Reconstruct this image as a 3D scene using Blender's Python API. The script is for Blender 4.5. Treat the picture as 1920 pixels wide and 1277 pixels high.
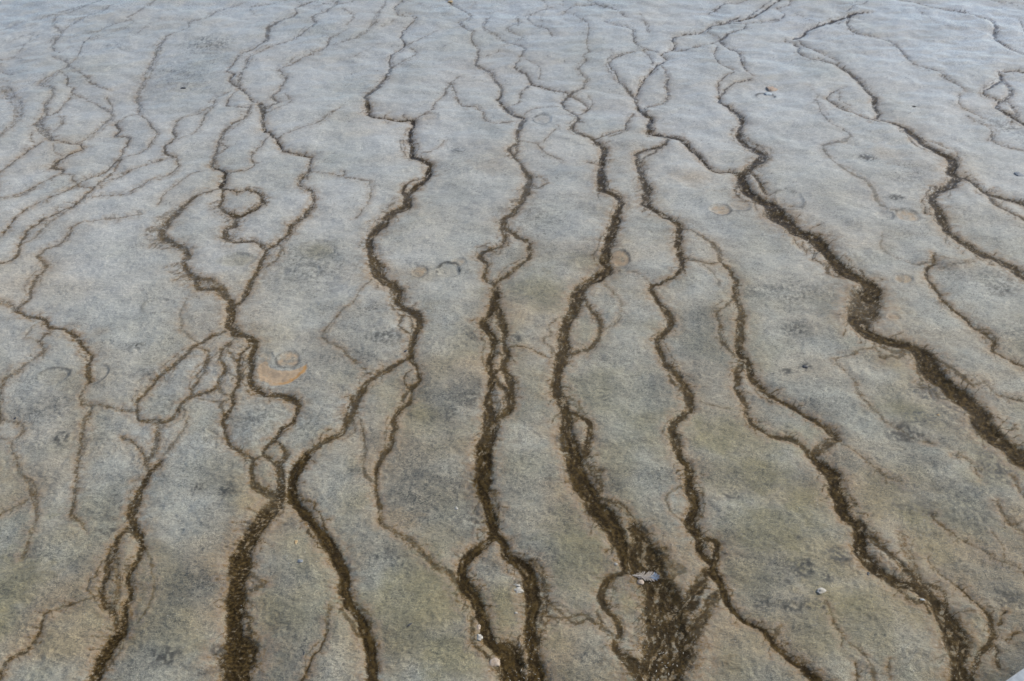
import bpy, bmesh, math, random
import numpy as np

# ------------------------------------------------------------------ camera, sky, sun, exposure
for o in list(bpy.data.objects):
    bpy.data.objects.remove(o)
scn = bpy.context.scene
COL = scn.collection
R = math.radians

CAM_H, PITCH, FPX = 2.2, R(41.0), 1570.0
cam_d = bpy.data.cameras.new('camera')
cam = bpy.data.objects.new('camera', cam_d)
COL.objects.link(cam)
cam.location = (0, 0, CAM_H)
cam.rotation_euler = (R(90) - PITCH, 0, 0)
cam_d.sensor_width = 36.0
cam_d.lens = FPX / 1920 * 36
cam_d.clip_start = 0.05
cam_d.clip_end = 6000
cam_d.dof.use_dof = True
cam_d.dof.focus_distance = 3.1
cam_d.dof.aperture_fstop = 9.0
scn.camera = cam

SUN_EL, SUN_AZ = R(40), R(70)           # sun behind thin cloud, off to the right
world = bpy.data.worlds.new('World')
scn.world = world
world.use_nodes = True
wn = world.node_tree
wn.nodes.clear()
sky = wn.nodes.new('ShaderNodeTexSky')
sky.sky_type = 'NISHITA'
sky.sun_disc = False
sky.sun_elevation = SUN_EL
sky.sun_rotation = SUN_AZ
sky.altitude = 2200
sky.air_density = 1.0
sky.dust_density = 4.0
sky.ozone_density = 1.0
bg = wn.nodes.new('ShaderNodeBackground')
bg.inputs['Strength'].default_value = 0.11
wo = wn.nodes.new('ShaderNodeOutputWorld')
wn.links.new(sky.outputs[0], bg.inputs[0])
wn.links.new(bg.outputs[0], wo.inputs[0])

sun_d = bpy.data.lights.new('sun', 'SUN')
sun_d.energy = 2.3
sun_d.angle = R(10)
sun_d.color = (1.0, 0.94, 0.80)
sun = bpy.data.objects.new('sun', sun_d)
COL.objects.link(sun)
sun.rotation_euler = (-(R(90) - SUN_EL), 0, -SUN_AZ)
sun.location = (0, 4, 12)

scn.view_settings.view_transform = 'Standard'
scn.view_settings.look = 'None'
scn.view_settings.exposure = 0.54
scn.view_settings.gamma = 1.0
scn.render.resolution_x, scn.render.resolution_y = 1024, 681

# ------------------------------------------------------------------ helpers
SP, CP = math.sin(PITCH), math.cos(PITCH)
def ground(px, py, z=0.0):
    """photograph pixel -> point on the level z (numpy friendly)"""
    dx = (np.asarray(px, float) - 960.0) / FPX
    dy = (638.5 - np.asarray(py, float)) / FPX
    t = (CAM_H - z) / (SP - dy * CP)
    return dx * t, (CP + dy * SP) * t
def mpp(py):
    """metres of ground width per photograph pixel"""
    dy = (638.5 - np.asarray(py, float)) / FPX
    return CAM_H / (SP - dy * CP) / FPX

_rng = np.random.RandomState(11)
_perm = np.concatenate([_rng.permutation(256)] * 3)
_ang = _rng.rand(256) * 2 * np.pi
_gx, _gy = np.cos(_ang).astype(np.float32), np.sin(_ang).astype(np.float32)
def perlin(x, y, seed=0):
    x = x + seed * 17.31; y = y + seed * 9.73
    xi = np.floor(x).astype(np.int32); yi = np.floor(y).astype(np.int32)
    xf = (x - xi).astype(np.float32); yf = (y - yi).astype(np.float32)
    xi &= 255; yi &= 255
    u = xf * xf * xf * (xf * (xf * 6 - 15) + 10)
    v = yf * yf * yf * (yf * (yf * 6 - 15) + 10)
    def g(ix, iy, fx, fy):
        h = _perm[_perm[ix & 255] + (iy & 255)]
        return _gx[h] * fx + _gy[h] * fy
    a = g(xi, yi, xf, yf); b = g(xi + 1, yi, xf - 1, yf)
    c = g(xi, yi + 1, xf, yf - 1); d = g(xi + 1, yi + 1, xf - 1, yf - 1)
    ab = a + u * (b - a); cd = c + u * (d - c)
    return (ab + v * (cd - ab)) * 1.5
def fbm(x, y, octv=3, seed=0, gain=0.5):
    s = 0; a = 1.0; n = 0
    for k in range(octv):
        s = s + a * perlin(x * 2 ** k, y * 2 ** k, seed + k * 3)
        n += a; a *= gain
    return s / n
def sstep(a, b, x):
    t = np.clip((x - a) / (b - a), 0, 1)
    return t * t * (3 - 2 * t)

# ------------------------------------------------------------------ survey of the flat: runoff channels
# Each strand: key, strength of the brown mat, openness of the mat, survey stations "tile x,y,width"
# (tile = which ninth of the survey sheet, three units to one sheet pixel).
TO = {'T00': (0, 0), 'T10': (640, 0), 'T20': (1280, 0), 'T01': (0, 426), 'T11': (640, 426),
      'T21': (1280, 426), 'T02': (0, 851), 'T12': (640, 851), 'T22': (1280, 851),
      'U0': (0, 0), 'U1': (480, 0), 'U2': (960, 0)}
S = []
def st(key, s, text, hole=0.42):
    tile = None; pts = []; k = 3.0
    for tok in text.split():
        if tok in TO:
            tile = TO[tok]; k = 4.0 if tok[0] == 'U' else 3.0; continue
        v = [float(q) for q in tok.split(',')]
        w = v[2] if len(v) > 2 else (pts[-1][2] * k if pts else 10)
        pts.append((tile[0] + v[0] / k, tile[1] + v[1] / k, w / k))
    if sum(p[1] for p in pts) / len(pts) < 400: s = min(1., s + .14)
    S.append((key, s, hole, pts))

L = {}          # key -> (name, label, group)
CHG = 'brown runoff channels crossing the pale flat'
RLG = 'thin rills between the runoff channels'
def ch(key, label): L[key] = ('runoff_channel', label, CHG)
def rl(key, label): L[key] = ('rill', label, RLG)

# --- elbow channel
ch('elbow', 'brown channel with a sharp elbow and a straight sideways step, passing the cracked ring imprint')
st('elbow', .62, 'T10 345,5,6 295,45,7 320,88,8 420,105,8 365,155,10 330,205,9 360,255,10 300,290,12 270,340,14 272,375,16 270,410,16 225,460,20 195,500,26 135,545,28 150,590,26')
st('elbow', .9, 'T10 150,590,26 150,640,26 220,660,22 320,667,20 400,670,22 410,690,20 390,730,26 385,770,28 400,820,26 395,870,26 440,890,26 500,920,28 490,970,30 480,1000,30 420,1040,40 375,1080,36')
st('elbow', .7, 'T10 470,990,16 380,1020,12 340,1070,12 375,1110,40')
st('elbow', .85, 'T10 375,1080,36 375,1110,40 370,1150,46 290,1190,56 230,1260,46 T11 200,10,45 160,60,45 165,140,50 195,220,66 210,265,60 285,320,65 320,350,60 315,410,36 345,450,40 410,470,44 440,500,36 430,570,38 410,620,45 390,680,40 385,720,40')
st('elbow', .6, 'T11 360,490,14 325,545,14 380,590,16 420,600,16')
# --- elbow left arm
ch('elbow_left', 'swollen brown channel running from the fork to meet its neighbour in a narrow V')
st('elbow_left', .75, 'T11 390,715,36 340,750,32 280,780,42 200,830,30 140,880,30 100,940,45 70,990,50 45,1080,55 15,1150,35 T01 1900,1170,40 1800,1230,36 1740,1260,40 T02 1700,40,55')
st('elbow_left', 1., 'T02 1720,10,50 1670,80,56 1640,180,50 1640,240,55 1700,310,55 1760,390,60 1830,480,65 1880,560,70 1918,620,60 T12 15,680,55 10,740,60 30,830,55 80,880,50 120,950,60 150,1030,60 165,1120,60 165,1200,55 165,1280,50', .2)
st('elbow_left', .6, 'T12 0,860,20 50,940,22 100,1020,20 140,1010,20')
# --- elbow right arm
ch('elbow_right', 'narrow brown channel with two small islands, bending off to the pale oval island')
st('elbow_right', .75, 'T11 390,715,36 395,740,34 430,800,22 435,860,22 385,900,28 400,940,18 375,1000,28 300,1070,28 300,1130,28 290,1190,35 265,1260,48 T12 230,20,35 190,110,24 195,200,24 215,300,22 215,390,20')
st('elbow_right', .6, 'T11 395,800,12 350,850,12 380,905,14'); st('elbow_right', .6, 'T11 385,905,14 345,975,16 370,1000,14')
st('elbow_right', .62, 'T12 215,390,20 300,440,30 380,480,35 460,560,28 540,620,30 600,650,30 645,710,30', .5)
rl('elbow_side', 'short pale brown rill joining the narrow channel above its turn')
st('elbow_side', .45, 'T11 90,1080,14 115,1120,16 125,1180,14 140,1270,14 T12 120,60,14 140,130,18 180,165,18')
# --- island channel (ch2)
ch('island_far', 'far stretch of a winding grey-brown channel that ends at a small triangular island')
st('island_far', .5, 'T10 600,5,9 650,40,9 730,95,9 660,125,9 680,150,10 740,180,10 730,220,10 775,270,12 770,320,14 755,360,18 800,380,16 845,400,15 860,440,14 905,490,16 900,530,18')
st('island_far', .75, 'T10 900,530,18 880,555,18 925,600,18 960,640,20 1030,660,20')
st('island_far', .6, 'T10 1030,660,20 1010,700,30 990,760,22 990,800,20 940,850,24')
ch('island', 'dark brown channel braided with a chain of small pale islands above its fork')
st('island', .75, 'T10 940,850,24 990,900,24 1030,960,26 1060,1000,34 1045,1060,42 1020,1130,30 970,1190,32 910,1240,34 T11 910,0,35 920,60,25 900,100,22 830,115,22 775,145,28 820,195,24 800,270,22 860,310,28')
st('island', .5, 'T10 1060,980,16 1120,1000,14 1155,1040,14 1080,1062,16'); st('island', .5, 'T10 990,800,14 990,850,14 970,880,14')
st('island', .75, 'T11 935,5,26 1000,50,30 1055,80,26 1062,150,28 1000,210,26 870,305,25')
st('island', .9, 'T11 865,330,35 870,380,45 850,440,50 830,490,42 800,530,40 830,590,45 860,640,36 850,700,36 830,770,38 850,850,45 830,940,40 825,1020,50 840,1080,62 830,1180,80 800,1270,92')
st('island', .85, 'T11 865,330,30 880,440,35 900,520,42 920,590,36 910,640,28 930,720,45 910,790,40 950,870,45 950,950,50 950,1020,38 870,1090,40')
st('island', .65, 'T11 850,640,22 910,640,20'); st('island', .7, 'T11 850,690,18 895,715,20 930,720,20'); st('island', .75, 'T11 850,830,28 890,800,28 920,790,24')
st('island', .8, 'T11 850,850,26 890,880,34 930,920,36'); st('island', .4, 'T11 845,985,14 920,970,14')
st('island', 1., 'T11 800,1270,92 T12 810,20,88 795,110,78 795,200,74 830,300,74 850,380,66 850,450,70', .2)
ch('island_left', 'left arm of the dark fork, curving round the pale oval island with white pebbles')
st('island_left', 1., 'T12 850,455,60 820,485,52 750,530,55 690,600,60 670,680,60 720,760,80 770,850,75 800,930,66 820,1020,66 860,1090,70 940,1110,110 950,1180,125 960,1290,130', .3)
st('island_left', .6, 'T12 650,720,30 670,770,26 700,800,30')
st('island_left', .7, 'T12 745,910,20 738,1000,22 760,1080,24 830,1160,26', .6)
ch('island_right', 'right arm of the dark fork, with a lacy brown fringe beside the pale oval island')
st('island_right', 1., 'T12 850,450,60 910,480,58 930,550,60 1010,610,68 1060,680,78 1075,780,80 1070,880,78 1065,980,70 1070,1080,70 1085,1180,90 1100,1290,105', .3)
st('island_right', .7, 'T12 1000,580,26 1090,612,30 1140,680,30 1140,760,34 1150,830,40 1150,910,40 1120,990,36 1100,1060,30', .65)
rl('link_low', 'thin brown rill linking the dark fork to the wide dark delta')
st('link_low', .6, 'T12 1150,830,18 1190,850,18 1250,900,18 1320,950,16 1380,932,16 1455,962,20'); st('link_low', .5, 'T12 1140,915,16 1230,915,16 1290,905,14 1350,900,14 1440,950,16')
# --- loop channel (ch3)
ch('loop_far', 'far winding grey-brown channel that passes a small diamond shaped island')
st('loop_far', .42, 'T10 1300,80,8 1390,140,9 1380,240,9 1395,290,8 1360,320,8 1382,340,8 1330,390,12 1380,440,14 1360,490,18 1300,520,22')
st('loop_far', .6, 'T10 1300,520,20 1270,545,18 1240,570,18 1260,610,18 1330,650,20 1340,670,20 1290,720,24 1330,750,20 1400,770,18 1430,790,22')
st('loop_far', .6, 'T10 1285,535,11 1340,560,12 1390,600,12 1335,640,12')
ch('loop', 'broad brown channel with a green stained round imprint at its edge and a side loop below')
st('loop', .8, 'T10 1430,790,22 1480,840,32 1470,900,34 1460,960,40 1465,1020,45 1460,1070,45 1530,1095,40 1575,1130,45 1550,1200,45 1535,1270,50 T11 1500,90,45 1490,130,50 1480,180,45 1500,230,50 1440,270,66')
st('loop', .5, 'T10 1385,915,14 1420,920,14 1460,930,14')
st('loop', .88, 'T11 1440,270,66 1360,320,76 1320,390,74 1310,460,64 1270,530,60 1250,600,55 1250,680,55 1240,750,66 1215,830,60 1210,910,60 1240,980,65 1265,1060,80 1270,1150,72 1290,1230,100')
st('loop', .7, 'T11 1365,390,25 1420,470,25 1465,540,22 1440,630,25 1380,680,30 1280,710,35')
st('loop', .85, 'T11 1290,1050,30 1350,1070,25 1400,1110,30 1390,1200,35 1370,1270,46')
st('loop', 1., 'T11 1290,1230,100 T12 1310,20,120 1320,100,105 1380,200,108 1420,280,108 1500,370,108 1560,470,98 1600,560,80 1620,640,70', .25)
rl('loop_outer', 'faint tan rill curving outside the side loop of the broad channel')
st('loop_outer', .35, 'T11 1480,310,16 1540,370,14 1580,440,16 1550,520,18 1490,560,14', .6)
ch('delta', 'wide dark brown mat with ragged lacy edges and a grey feather lying across it')
st('delta', .7, 'T12 1450,240,34 1560,280,28 1640,370,34 1700,430,70', .6)
st('delta', .95, 'T12 1640,410,80 1690,500,140 1710,600,176 1765,720,170 1825,840,190 1846,980,230 1845,1080,250 1800,1200,240 1790,1300,230', .52)
st('delta', .9, 'T12 1620,600,60 1640,650,60')
st('delta', .9, 'T12 1730,720,60 1745,820,60 1740,920,60 1745,1020,60')
st('delta', .85, 'T12 1590,650,30 1500,700,35 1465,780,35 1490,870,40 1550,930,35 1570,1000,35 1540,1080,40 1590,1150,50 1650,1195,60', .4)
st('delta', .6, 'T12 1450,880,25 1465,970,25 1520,1020,25 1545,1060,25', .5)
# --- knot channel (ch4)
ch('feeder_far', 'crooked far brown line that steps sideways and drops into the upper knot of rills')
st('feeder_far', .8, 'T20 320,90,8 250,120,12 160,145,12 125,170,10 90,185,9 0,195,7 T10 1865,215,9 1870,270,9 1800,310,10 1830,335,10 1770,375,10 1740,410,9 1690,465,10 1660,530,12')
st('feeder_far', .55, 'T10 1800,370,8 1840,430,10 1830,480,13 1840,540,12 1800,580,10 1710,600,12 1715,635,12 1760,660,14', .5)
st('feeder_far', .9, 'T20 540,2,10 470,40,15 430,75,12 370,98,10 250,125,9')
ch('diagonal', 'brown channel running diagonally from the knot of rills down to the widest channel')
st('diagonal', .6, 'T10 1650,295,6 1540,325,9 1500,360,10 1540,410,12 1570,460,14 1620,510,16 1660,555,18 1665,600,20')
st('diagonal', .85, 'T10 1665,600,18 1700,640,18 1745,660,25 1730,700,26 1730,740,26 1800,760,26 1860,775,24 1915,790,22 T20 40,840,22 90,880,22 130,920,22 180,960,20 250,965,18 325,978,22')
ch('knot_upper', 'brown channel dropping from the diagonal one, speckled and ragged in its upper course')
st('knot_upper', .7, 'T10 1840,785,20 1800,830,20 1700,850,22 1655,870,22 1680,940,45 1690,1010,45 1720,1070,52 1710,1150,45', .5)
st('knot_upper', .5, 'T10 1840,800,14 1770,850,14 1700,900,16')
st('knot_upper', .9, 'T10 1710,1150,40 1770,1190,36 1850,1230,36 1900,1260,36 T11 1900,20,35 1895,100,38 1910,170,36')
ch('knot', 'narrow dark winding channel that closes round one small ring shaped island')
st('knot', .85, 'T11 1912,170,32 1915,230,32 1850,290,25 1750,315,28 1740,345,30 1790,420,30 1840,480,34 1860,550,36 1800,590,32 1775,630,32 1800,700,38 1840,780,40 1900,830,42 T21 0,860,46 30,930,48 40,1000,40 0,1060,44 T11 1870,1100,45 1855,1150,38 1890,1220,46 T12 1905,20,46')
st('knot', .6, 'T11 1850,830,22 1870,870,22 1910,890,22')
st('knot', 1., 'T12 1905,20,46 T22 20,50,55 40,110,55 30,180,52 60,240,50 65,310,50 35,370,55 70,430,55 100,475,40 100,535,38 145,590,50', .3)
st('knot', .95, 'T22 100,465,38 170,478,40 205,535,38 165,605,48 165,650,50')
st('knot', .4, 'T12 1915,180,14 1835,230,16 1840,300,16 1915,360,16')
ch('knot_left', 'ragged brown branch running from below the ring island into the wide dark mat')
st('knot_left', .9, 'T22 165,650,45 120,680,50 90,760,60 30,840,80 0,920,80 T12 1870,1010,80 1850,1080,80', .5)
st('knot_left', .8, 'T22 220,770,35 160,830,45 120,900,55 70,990,64 30,1080,60 -20,1180,60 -60,1270,60', .5)
ch('knot_right', 'thin dark brown channel leading away from the ring island toward the boardwalk')
st('knot_right', 1., 'T22 165,650,50 200,690,50 220,760,45 250,830,40 300,900,35 370,950,32 450,1000,35 500,1060,40 560,1110,38 620,1160,36 690,1210,36 750,1260,36 800,1290,34', .2)
st('knot_right', .5, 'T22 500,1040,26 530,1000,20 555,970,14', .6)
# --- long right channel (ch4d)
ch('long_right', 'long brown channel that splits round a narrow olive island above the frayed mat')
st('long_right', .5, 'T21 0,10,20 60,20,20 130,60,20 190,110,20 210,150,22 215,190,24', .4)
st('long_right', .75, 'T21 215,190,24 270,240,28 300,300,30 295,390,28 330,460,30 325,540,40 320,620,44 320,690,38')
st('long_right', .9, 'T21 320,690,38 370,770,38 400,850,36 470,920,36 560,970,34 650,1030,32 740,1080,32 810,1130,32 860,1190,34')
st('long_right', .7, 'T21 860,1195,36 800,1230,56 750,1270,46')
st('long_right', .5, 'T21 290,400,12 200,480,16 215,560,18 215,630,18 270,690,22 320,730,25')
st('long_right', .8, 'T21 325,760,30 310,800,30 310,900,30 350,980,28 360,1050,26 420,1130,28 500,1175,28 590,1190,28 670,1230,30 710,1270,32 T22 740,20,40')
st('long_right', .55, 'T21 10,170,22 90,190,20 160,200,18 210,195,18'); st('long_right', .3, 'T21 100,190,14 180,260,14 200,320,14')
ch('frayed', 'dark brown channel fraying into side strands and a speckled mat near the boardwalk')
st('frayed', 1., 'T22 730,10,46 780,60,55 840,110,72 860,190,76 890,270,72 920,350,72 980,410,68 1000,480,76 1010,560,68', .3)
st('frayed', .95, 'T22 1010,560,68 1060,630,70 1150,690,70 1230,730,70 1320,760,68 1400,820,75 1460,890,90 1510,970,115 1540,1060,120 1550,1150,115 1580,1290,130', .5)
st('frayed', .8, 'T22 990,380,30 1060,470,35 1150,560,32 1240,640,44 1320,710,60 1380,780,50', .5)
st('frayed', .6, 'T22 1220,450,18 1250,520,40 1280,600,50 1310,690,56', .75); st('frayed', .8, 'T22 1335,825,20 1390,900,20')
# --- widest channel (ch5)
ch('wide_far', 'far rills that knot together above the bend of the widest channel')
st('wide_far', .6, 'T20 360,125,8 350,155,10 280,185,16 230,212,16 210,222,14 240,260,12 320,300,12 330,350,14 350,390,12 400,425,10')
st('wide_far', .6, 'T20 200,250,7 175,300,8 200,350,8 290,395,8'); st('wide_far', .55, 'T20 390,440,10 320,455,12 250,490,14 210,540,18')
st('wide_far', .55, 'T20 290,405,8 220,440,10 200,470,10 205,530,12'); st('wide_far', .6, 'T20 200,232,7 110,255,7 0,285,6 T10 1870,285,7')
st('wide_far', .5, 'T20 160,150,8 140,180,8 210,210,10')
ch('wide', 'widest dark brown channel, a broad S bend swelling halfway down its course')
st('wide', .8, 'T20 205,545,18 210,570,20 270,600,26 320,640,30 340,690,32 310,750,34 340,800,36 420,850,45 460,880,45 420,920,56 360,960,40 330,990,45')
st('wide', .7, 'T20 350,960,18 380,970,20 430,1020,25 470,1080,30')
st('wide', 1., 'T20 330,990,45 350,1050,55 420,1110,65 500,1150,75 540,1210,95 620,1270,105 T21 640,20,105 730,50,92 790,110,78 850,180,70 910,240,75 1000,290,75 1080,330,78 1060,370,110', .3)
st('wide', .8, 'T21 1060,350,100 1040,390,138 1030,450,138 990,510,130 1010,550,100', .4)
st('wide', 1., 'T21 980,510,100 1010,560,96 1100,610,75 1200,640,65 1300,660,75 1370,720,105 1400,800,118 1480,880,118 1580,950,124 1660,1030,112 1700,1110,108 1760,1180,116 1850,1240,130 1930,1300,140', .2)
st('wide', .6, 'T21 810,195,20 825,250,24 900,280,24'); st('wide', .65, 'T21 1370,680,25 1480,760,25 1560,830,25 1640,890,30')
st('wide', .6, 'T21 1120,660,22 1200,690,25 1300,695,25')
rl('wide_side', 'thin rust brown rill that peels off the widest channel')
st('wide_side', .55, 'T21 1660,880,18 1700,870,16 1780,940,16 1900,970,16 1925,975,16')
# --- ch6
ch('upper_right', 'brown channel entering from a dark slanting start and widening to a fork')
st('upper_right', 1., 'T20 1060,65,12 980,70,18 900,100,20 800,130,18 700,165,18 680,190,18 625,210,14', .1)
st('upper_right', .7, 'T20 580,220,7 625,232,12 665,260,14 645,285,14 700,320,14 790,335,14 870,360,16 920,390,20')
st('upper_right', .6, 'T20 650,215,10 700,255,12 780,290,10 850,325,10 880,350,10')
st('upper_right', .75, 'T20 920,390,20 960,420,24 1000,460,28 1030,510,28 1080,550,32 1080,600,28 1105,640,24 1090,665,18')
st('upper_right', .95, 'T20 1090,668,18 1150,690,22 1250,720,30 1310,770,36 1370,820,45 1440,860,45 1510,890,50 1520,940,58 1500,970,55 1540,995,40', .25)
ch('upper_right_fork', 'thinner fork of the upper channel, running off with a second strand beneath it')
st('upper_right_fork', .8, 'T20 1545,995,36 1620,1020,30 1690,1080,35 1780,1110,35 1930,1155,30'); st('upper_right_fork', .55, 'T20 1715,1100,16 1760,1160,18 1840,1200,20 1930,1250,20')
rl('upper_trib', 'thin brown rill with a small hook, feeding the upper channel')
st('upper_trib', .7, 'T20 850,510,7 810,550,9 870,600,12 940,635,14 1020,665,14 1090,685,16'); st('upper_trib', .3, 'T20 930,488,5 850,510,7'); st('upper_trib', .35, 'T20 880,520,6 880,565,6 940,600,6')
ch('right_bend', 'brown channel bending in a C below the fork, then running straight past bluish crust')
st('right_bend', .8, 'T20 1545,1000,42 1500,1050,50 1430,1080,50 1400,1130,45 1440,1190,52 1470,1250,56 T21 1480,10,50 1540,60,45')
st('right_bend', .9, 'T21 1540,60,45 1620,110,50 1700,150,45 1790,190,52 1860,230,56 1930,275,66', .45)
rl('right_thin', 'thin dark rill with feathery start beside the straight channel')
st('right_thin', .4, 'T21 1700,160,12 1600,190,14 1500,185,10 1405,150,10', .6); st('right_thin', .4, 'T21 1640,195,14 1540,215,18 1430,230,16', .6); st('right_thin', .45, 'T21 1330,215,12 1420,185,14')
st('right_thin', .8, 'T21 1410,150,12 1420,190,20 1370,240,18 1385,290,18 1440,360,18 1500,440,20 1580,490,22 1640,550,18 1710,600,18 1760,650,18 1740,690,18 1800,720,18 1930,785,18')
rl('ghost', 'pale dried-up rill winding through the bare crust')
st('ghost', .22, 'T20 750,560,8 780,640,8 830,700,8 900,730,10 940,770,14 900,800,22 790,825,20 810,880,12 880,940,14 1000,1010,18 1060,1060,22 1090,1130,18 1150,1180,14 1200,1190,14', .2)
st('ghost', .2, 'T21 1325,215,10 1200,170,10 1120,120,10 1130,30,10', .2)
rl('right_a', 'long thin brown rill crossing bluish wet crust in gentle steps')
st('right_a', .6, 'T20 940,95,14 925,140,10 980,180,12 1080,200,12 1140,220,14 1220,270,14 1260,320,12 1300,360,14 1360,380,12 1450,410,12 1480,440,10 1540,475,10 1600,515,9')
rl('right_b', 'hair-thin broken rill ending at the thin fork')
st('right_b', .5, 'T20 1560,530,7 1555,590,8 1620,620,8 1690,665,7'); st('right_b', .5, 'T20 1600,650,7 1670,690,8 1740,730,9 1740,790,10 1820,825,10 1930,852,10'); st('right_b', .35, 'T20 1750,740,8 1715,785,8')
rl('right_c', 'dark thin far rill with one kink, crossing the blue wet crust')
st('right_c', .7, 'T20 1330,10,10 1400,40,12 1480,50,12 1580,70,14 1680,100,14 1740,120,12 1760,155,12 1750,180,12 1760,220,12 1820,260,12 1900,300,12 1930,306,12'); st('right_c', .4, 'T20 1755,190,8 1795,165,8 1760,150,8')
rl('right_d', 'short far rill on the blue wet crust above the kinked one')
st('right_d', .6, 'T20 1750,3,10 1850,15,10 1930,27,9'); st('right_d', .45, 'T20 1890,110,8 1910,150,8 1925,185,8')
ch('right_edge', 'brown braid with a dark thick tail, starting from a straight level line')
st('right_edge', .85, 'T20 1930,400,12 1780,400,12 1800,450,25 1760,470,12 1690,525,10 1780,560,14 1760,600,18', .4)
st('right_edge', .95, 'T20 1760,600,18 1830,640,24 1900,685,30 1935,702,30'); st('right_edge', .6, 'T20 1790,430,25 1850,500,25 1840,540,25 1790,570,30', .6); st('right_edge', .55, 'T20 1830,560,18 1870,620,22 1880,650,22', .6)
rl('top_a', 'short dark far rill on blue crust beside the knot of rills')
st('top_a', .6, 'T20 350,0,8 240,15,8 190,50,10 145,72,9')
st('top_a', .5, 'T20 610,0,8 600,30,9 530,45,9 575,75,8 560,100,7 400,120,7 250,132,7')
L['top_b'] = ('rill', 'hair-thin far rill on the pale wet crust', 'hair-thin rills on the far wet crust')
st('top_b', .35, 'T20 1050,0,8 1020,22,8 960,32,7 930,60,7 900,70,6'); st('top_b', .35, 'T20 985,0,7 960,20,7 880,25,6')
L['top_c'] = ('rill', 'hair-thin stray rill crossing pale blue crust', L['top_b'][2]); st('top_c', .3, 'T20 640,75,5 740,120,5'); st('top_c', .3, 'T20 1290,20,6 1360,80,5 1440,130,5 1560,170,5')
# --- fine bristles brushed sideways off the fringed channel and its neighbours
def bristles(key, text, n, ln, seed, side=-1):
    q = random.Random(seed); tile = TO['T00']; P = []
    for tok in text.split():
        if tok in TO: tile = TO[tok]; continue
        a, b = tok.split(','); P.append((tile[0] + float(a) / 3, tile[1] + float(b) / 3))
    for _ in range(n):
        i = q.randrange(len(P) - 1); t = q.random()
        x = P[i][0] + (P[i + 1][0] - P[i][0]) * t; y = P[i][1] + (P[i + 1][1] - P[i][1]) * t; l_ = ln * q.uniform(.4, 1.1) / 3
        S.append((key, q.uniform(.22, .5), .3, [(x, y, 2.2), (x + side * l_ * .5, y + l_ * q.uniform(.0, .2), 1.9), (x + side * l_, y + l_ * q.uniform(.05, .45), 1.4)]))
# --- left half
ch('left_main_far', 'far grey-brown braid of two rills that meet in a mottled tangle')
st('left_main_far', .5, 'T00 1790,5,9 1740,20,9 1660,45,10 1670,80,12 1600,110,14 1510,160,30 1500,220,26 1440,265,14 1350,305,12 1310,360,12 1275,400,14')
st('left_main_far', .6, 'T00 1275,400,14 1310,420,22 1290,450,18 1340,490,25 1400,540,14 1420,575,12 1470,580,12', .5)
st('left_main_far', .42, 'T00 1905,10,8 1860,55,10 1750,105,10 1780,130,18 1700,190,12 1600,240,10 1500,270,10 1400,325,9 1380,370,18 1350,430,25 1340,480,20', .5)
st('left_main_far', .5, 'T00 1330,510,8 1300,540,10 1275,590,12 1320,608,10 1390,612,10')
st('left_main_far', .5, 'T00 1918,190,9 1860,210,9 1830,260,9 1730,310,9 1640,355,8 1570,390,10 1610,440,14 1570,510,16 1530,550,25 1570,580,20 1490,620,30', .5)
st('left_main_far', .3, 'T00 1590,530,10 1640,570,10 1570,620,10 1500,640,12', .5)
ch('left_main', 'brown rill that steps sideways below the far tangle, then blurs into a tan smear')
st('left_main', .65, 'T00 1470,590,36 1480,640,22 1480,690,18 1490,735,18', .55)
st('left_main', .85, 'T00 1490,735,18 1540,770,18 1580,820,16 1600,845,16 1670,860,14 1755,875,14')
st('left_main', .65, 'T00 1755,875,14 1740,930,14 1740,970,16 1690,1020,18 1690,1045,18 1750,1080,20 1770,1120,22 1750,1170,28 1700,1220,38 1640,1280,40 T01 1620,40,25 1560,90,22 1510,125,20', .6)
ch('round_loop', 'brown channel tracing a round loop, then a second wider one under it')
st('round_loop', .5, 'T00 1410,600,20 1380,660,18 1290,710,18 1250,760,18 1230,800,20 1210,880,18 1185,930,20', .5)
st('round_loop', .85, 'T00 1185,930,20 1240,945,22 1265,970,20 1245,1040,20 1250,1055,18'); st('round_loop', .45, 'T00 1240,790,10 1275,830,10 1230,860,10')
st('round_loop', .75, 'T00 1255,1060,14 1330,1075,14 1420,1070,14 1470,1100,16 1485,1140,18 1430,1180,20 1350,1215,26 1290,1205,26')
st('round_loop', .75, 'T00 1255,1060,16 1250,1130,20 1230,1160,22 1270,1195,28 1340,1230,28 1320,1270,30 T01 1275,10,26 1260,60,28 1320,85,22 1400,80,22 1460,100,22 1500,130,30 1480,180,30 1450,240,30 1410,310,30 1370,390,28 1310,445,40')
st('round_loop', .45, 'T01 1570,100,16 1590,115,18 1560,180,18 1480,235,16')
st('round_loop', .35, 'T01 1310,50,46 1330,20,40', .7)
ch('fringed', 'brown channel fringed with fine sideways bristles, passing a small tan triangle')
st('fringed', .7, 'T00 1250,1052,12 1190,1080,14 1110,1100,18 1040,1150,26 990,1200,40 940,1260,46 T01 910,10,42 930,70,35 980,90,32 1040,130,40 1060,160,40 1035,200,32 1060,250,34 1100,290,36 1110,340,40 1170,350,36 1230,350,34 1290,410,34', .4)
st('fringed', .55, 'T01 1100,280,20 1180,300,20 1260,340,22 1280,390,22'); st('fringed', .35, 'T01 1140,310,60 1150,330,60', .6)
bristles('fringed', 'T00 1040,1150 990,1200 940,1260 T01 910,10 930,70 980,90 1040,130', 46, 95, 3)
bristles('fringed', 'T01 1030,200 1060,250 1100,300', 22, 90, 4)
bristles('round_loop', 'T00 1250,1120 1230,1160 1270,1195 1340,1240 T01 1260,50', 26, 60, 5)
bristles('elbow', 'T10 340,1090 270,1180 230,1250 T11 160,50 150,110', 26, 60, 6)
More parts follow.
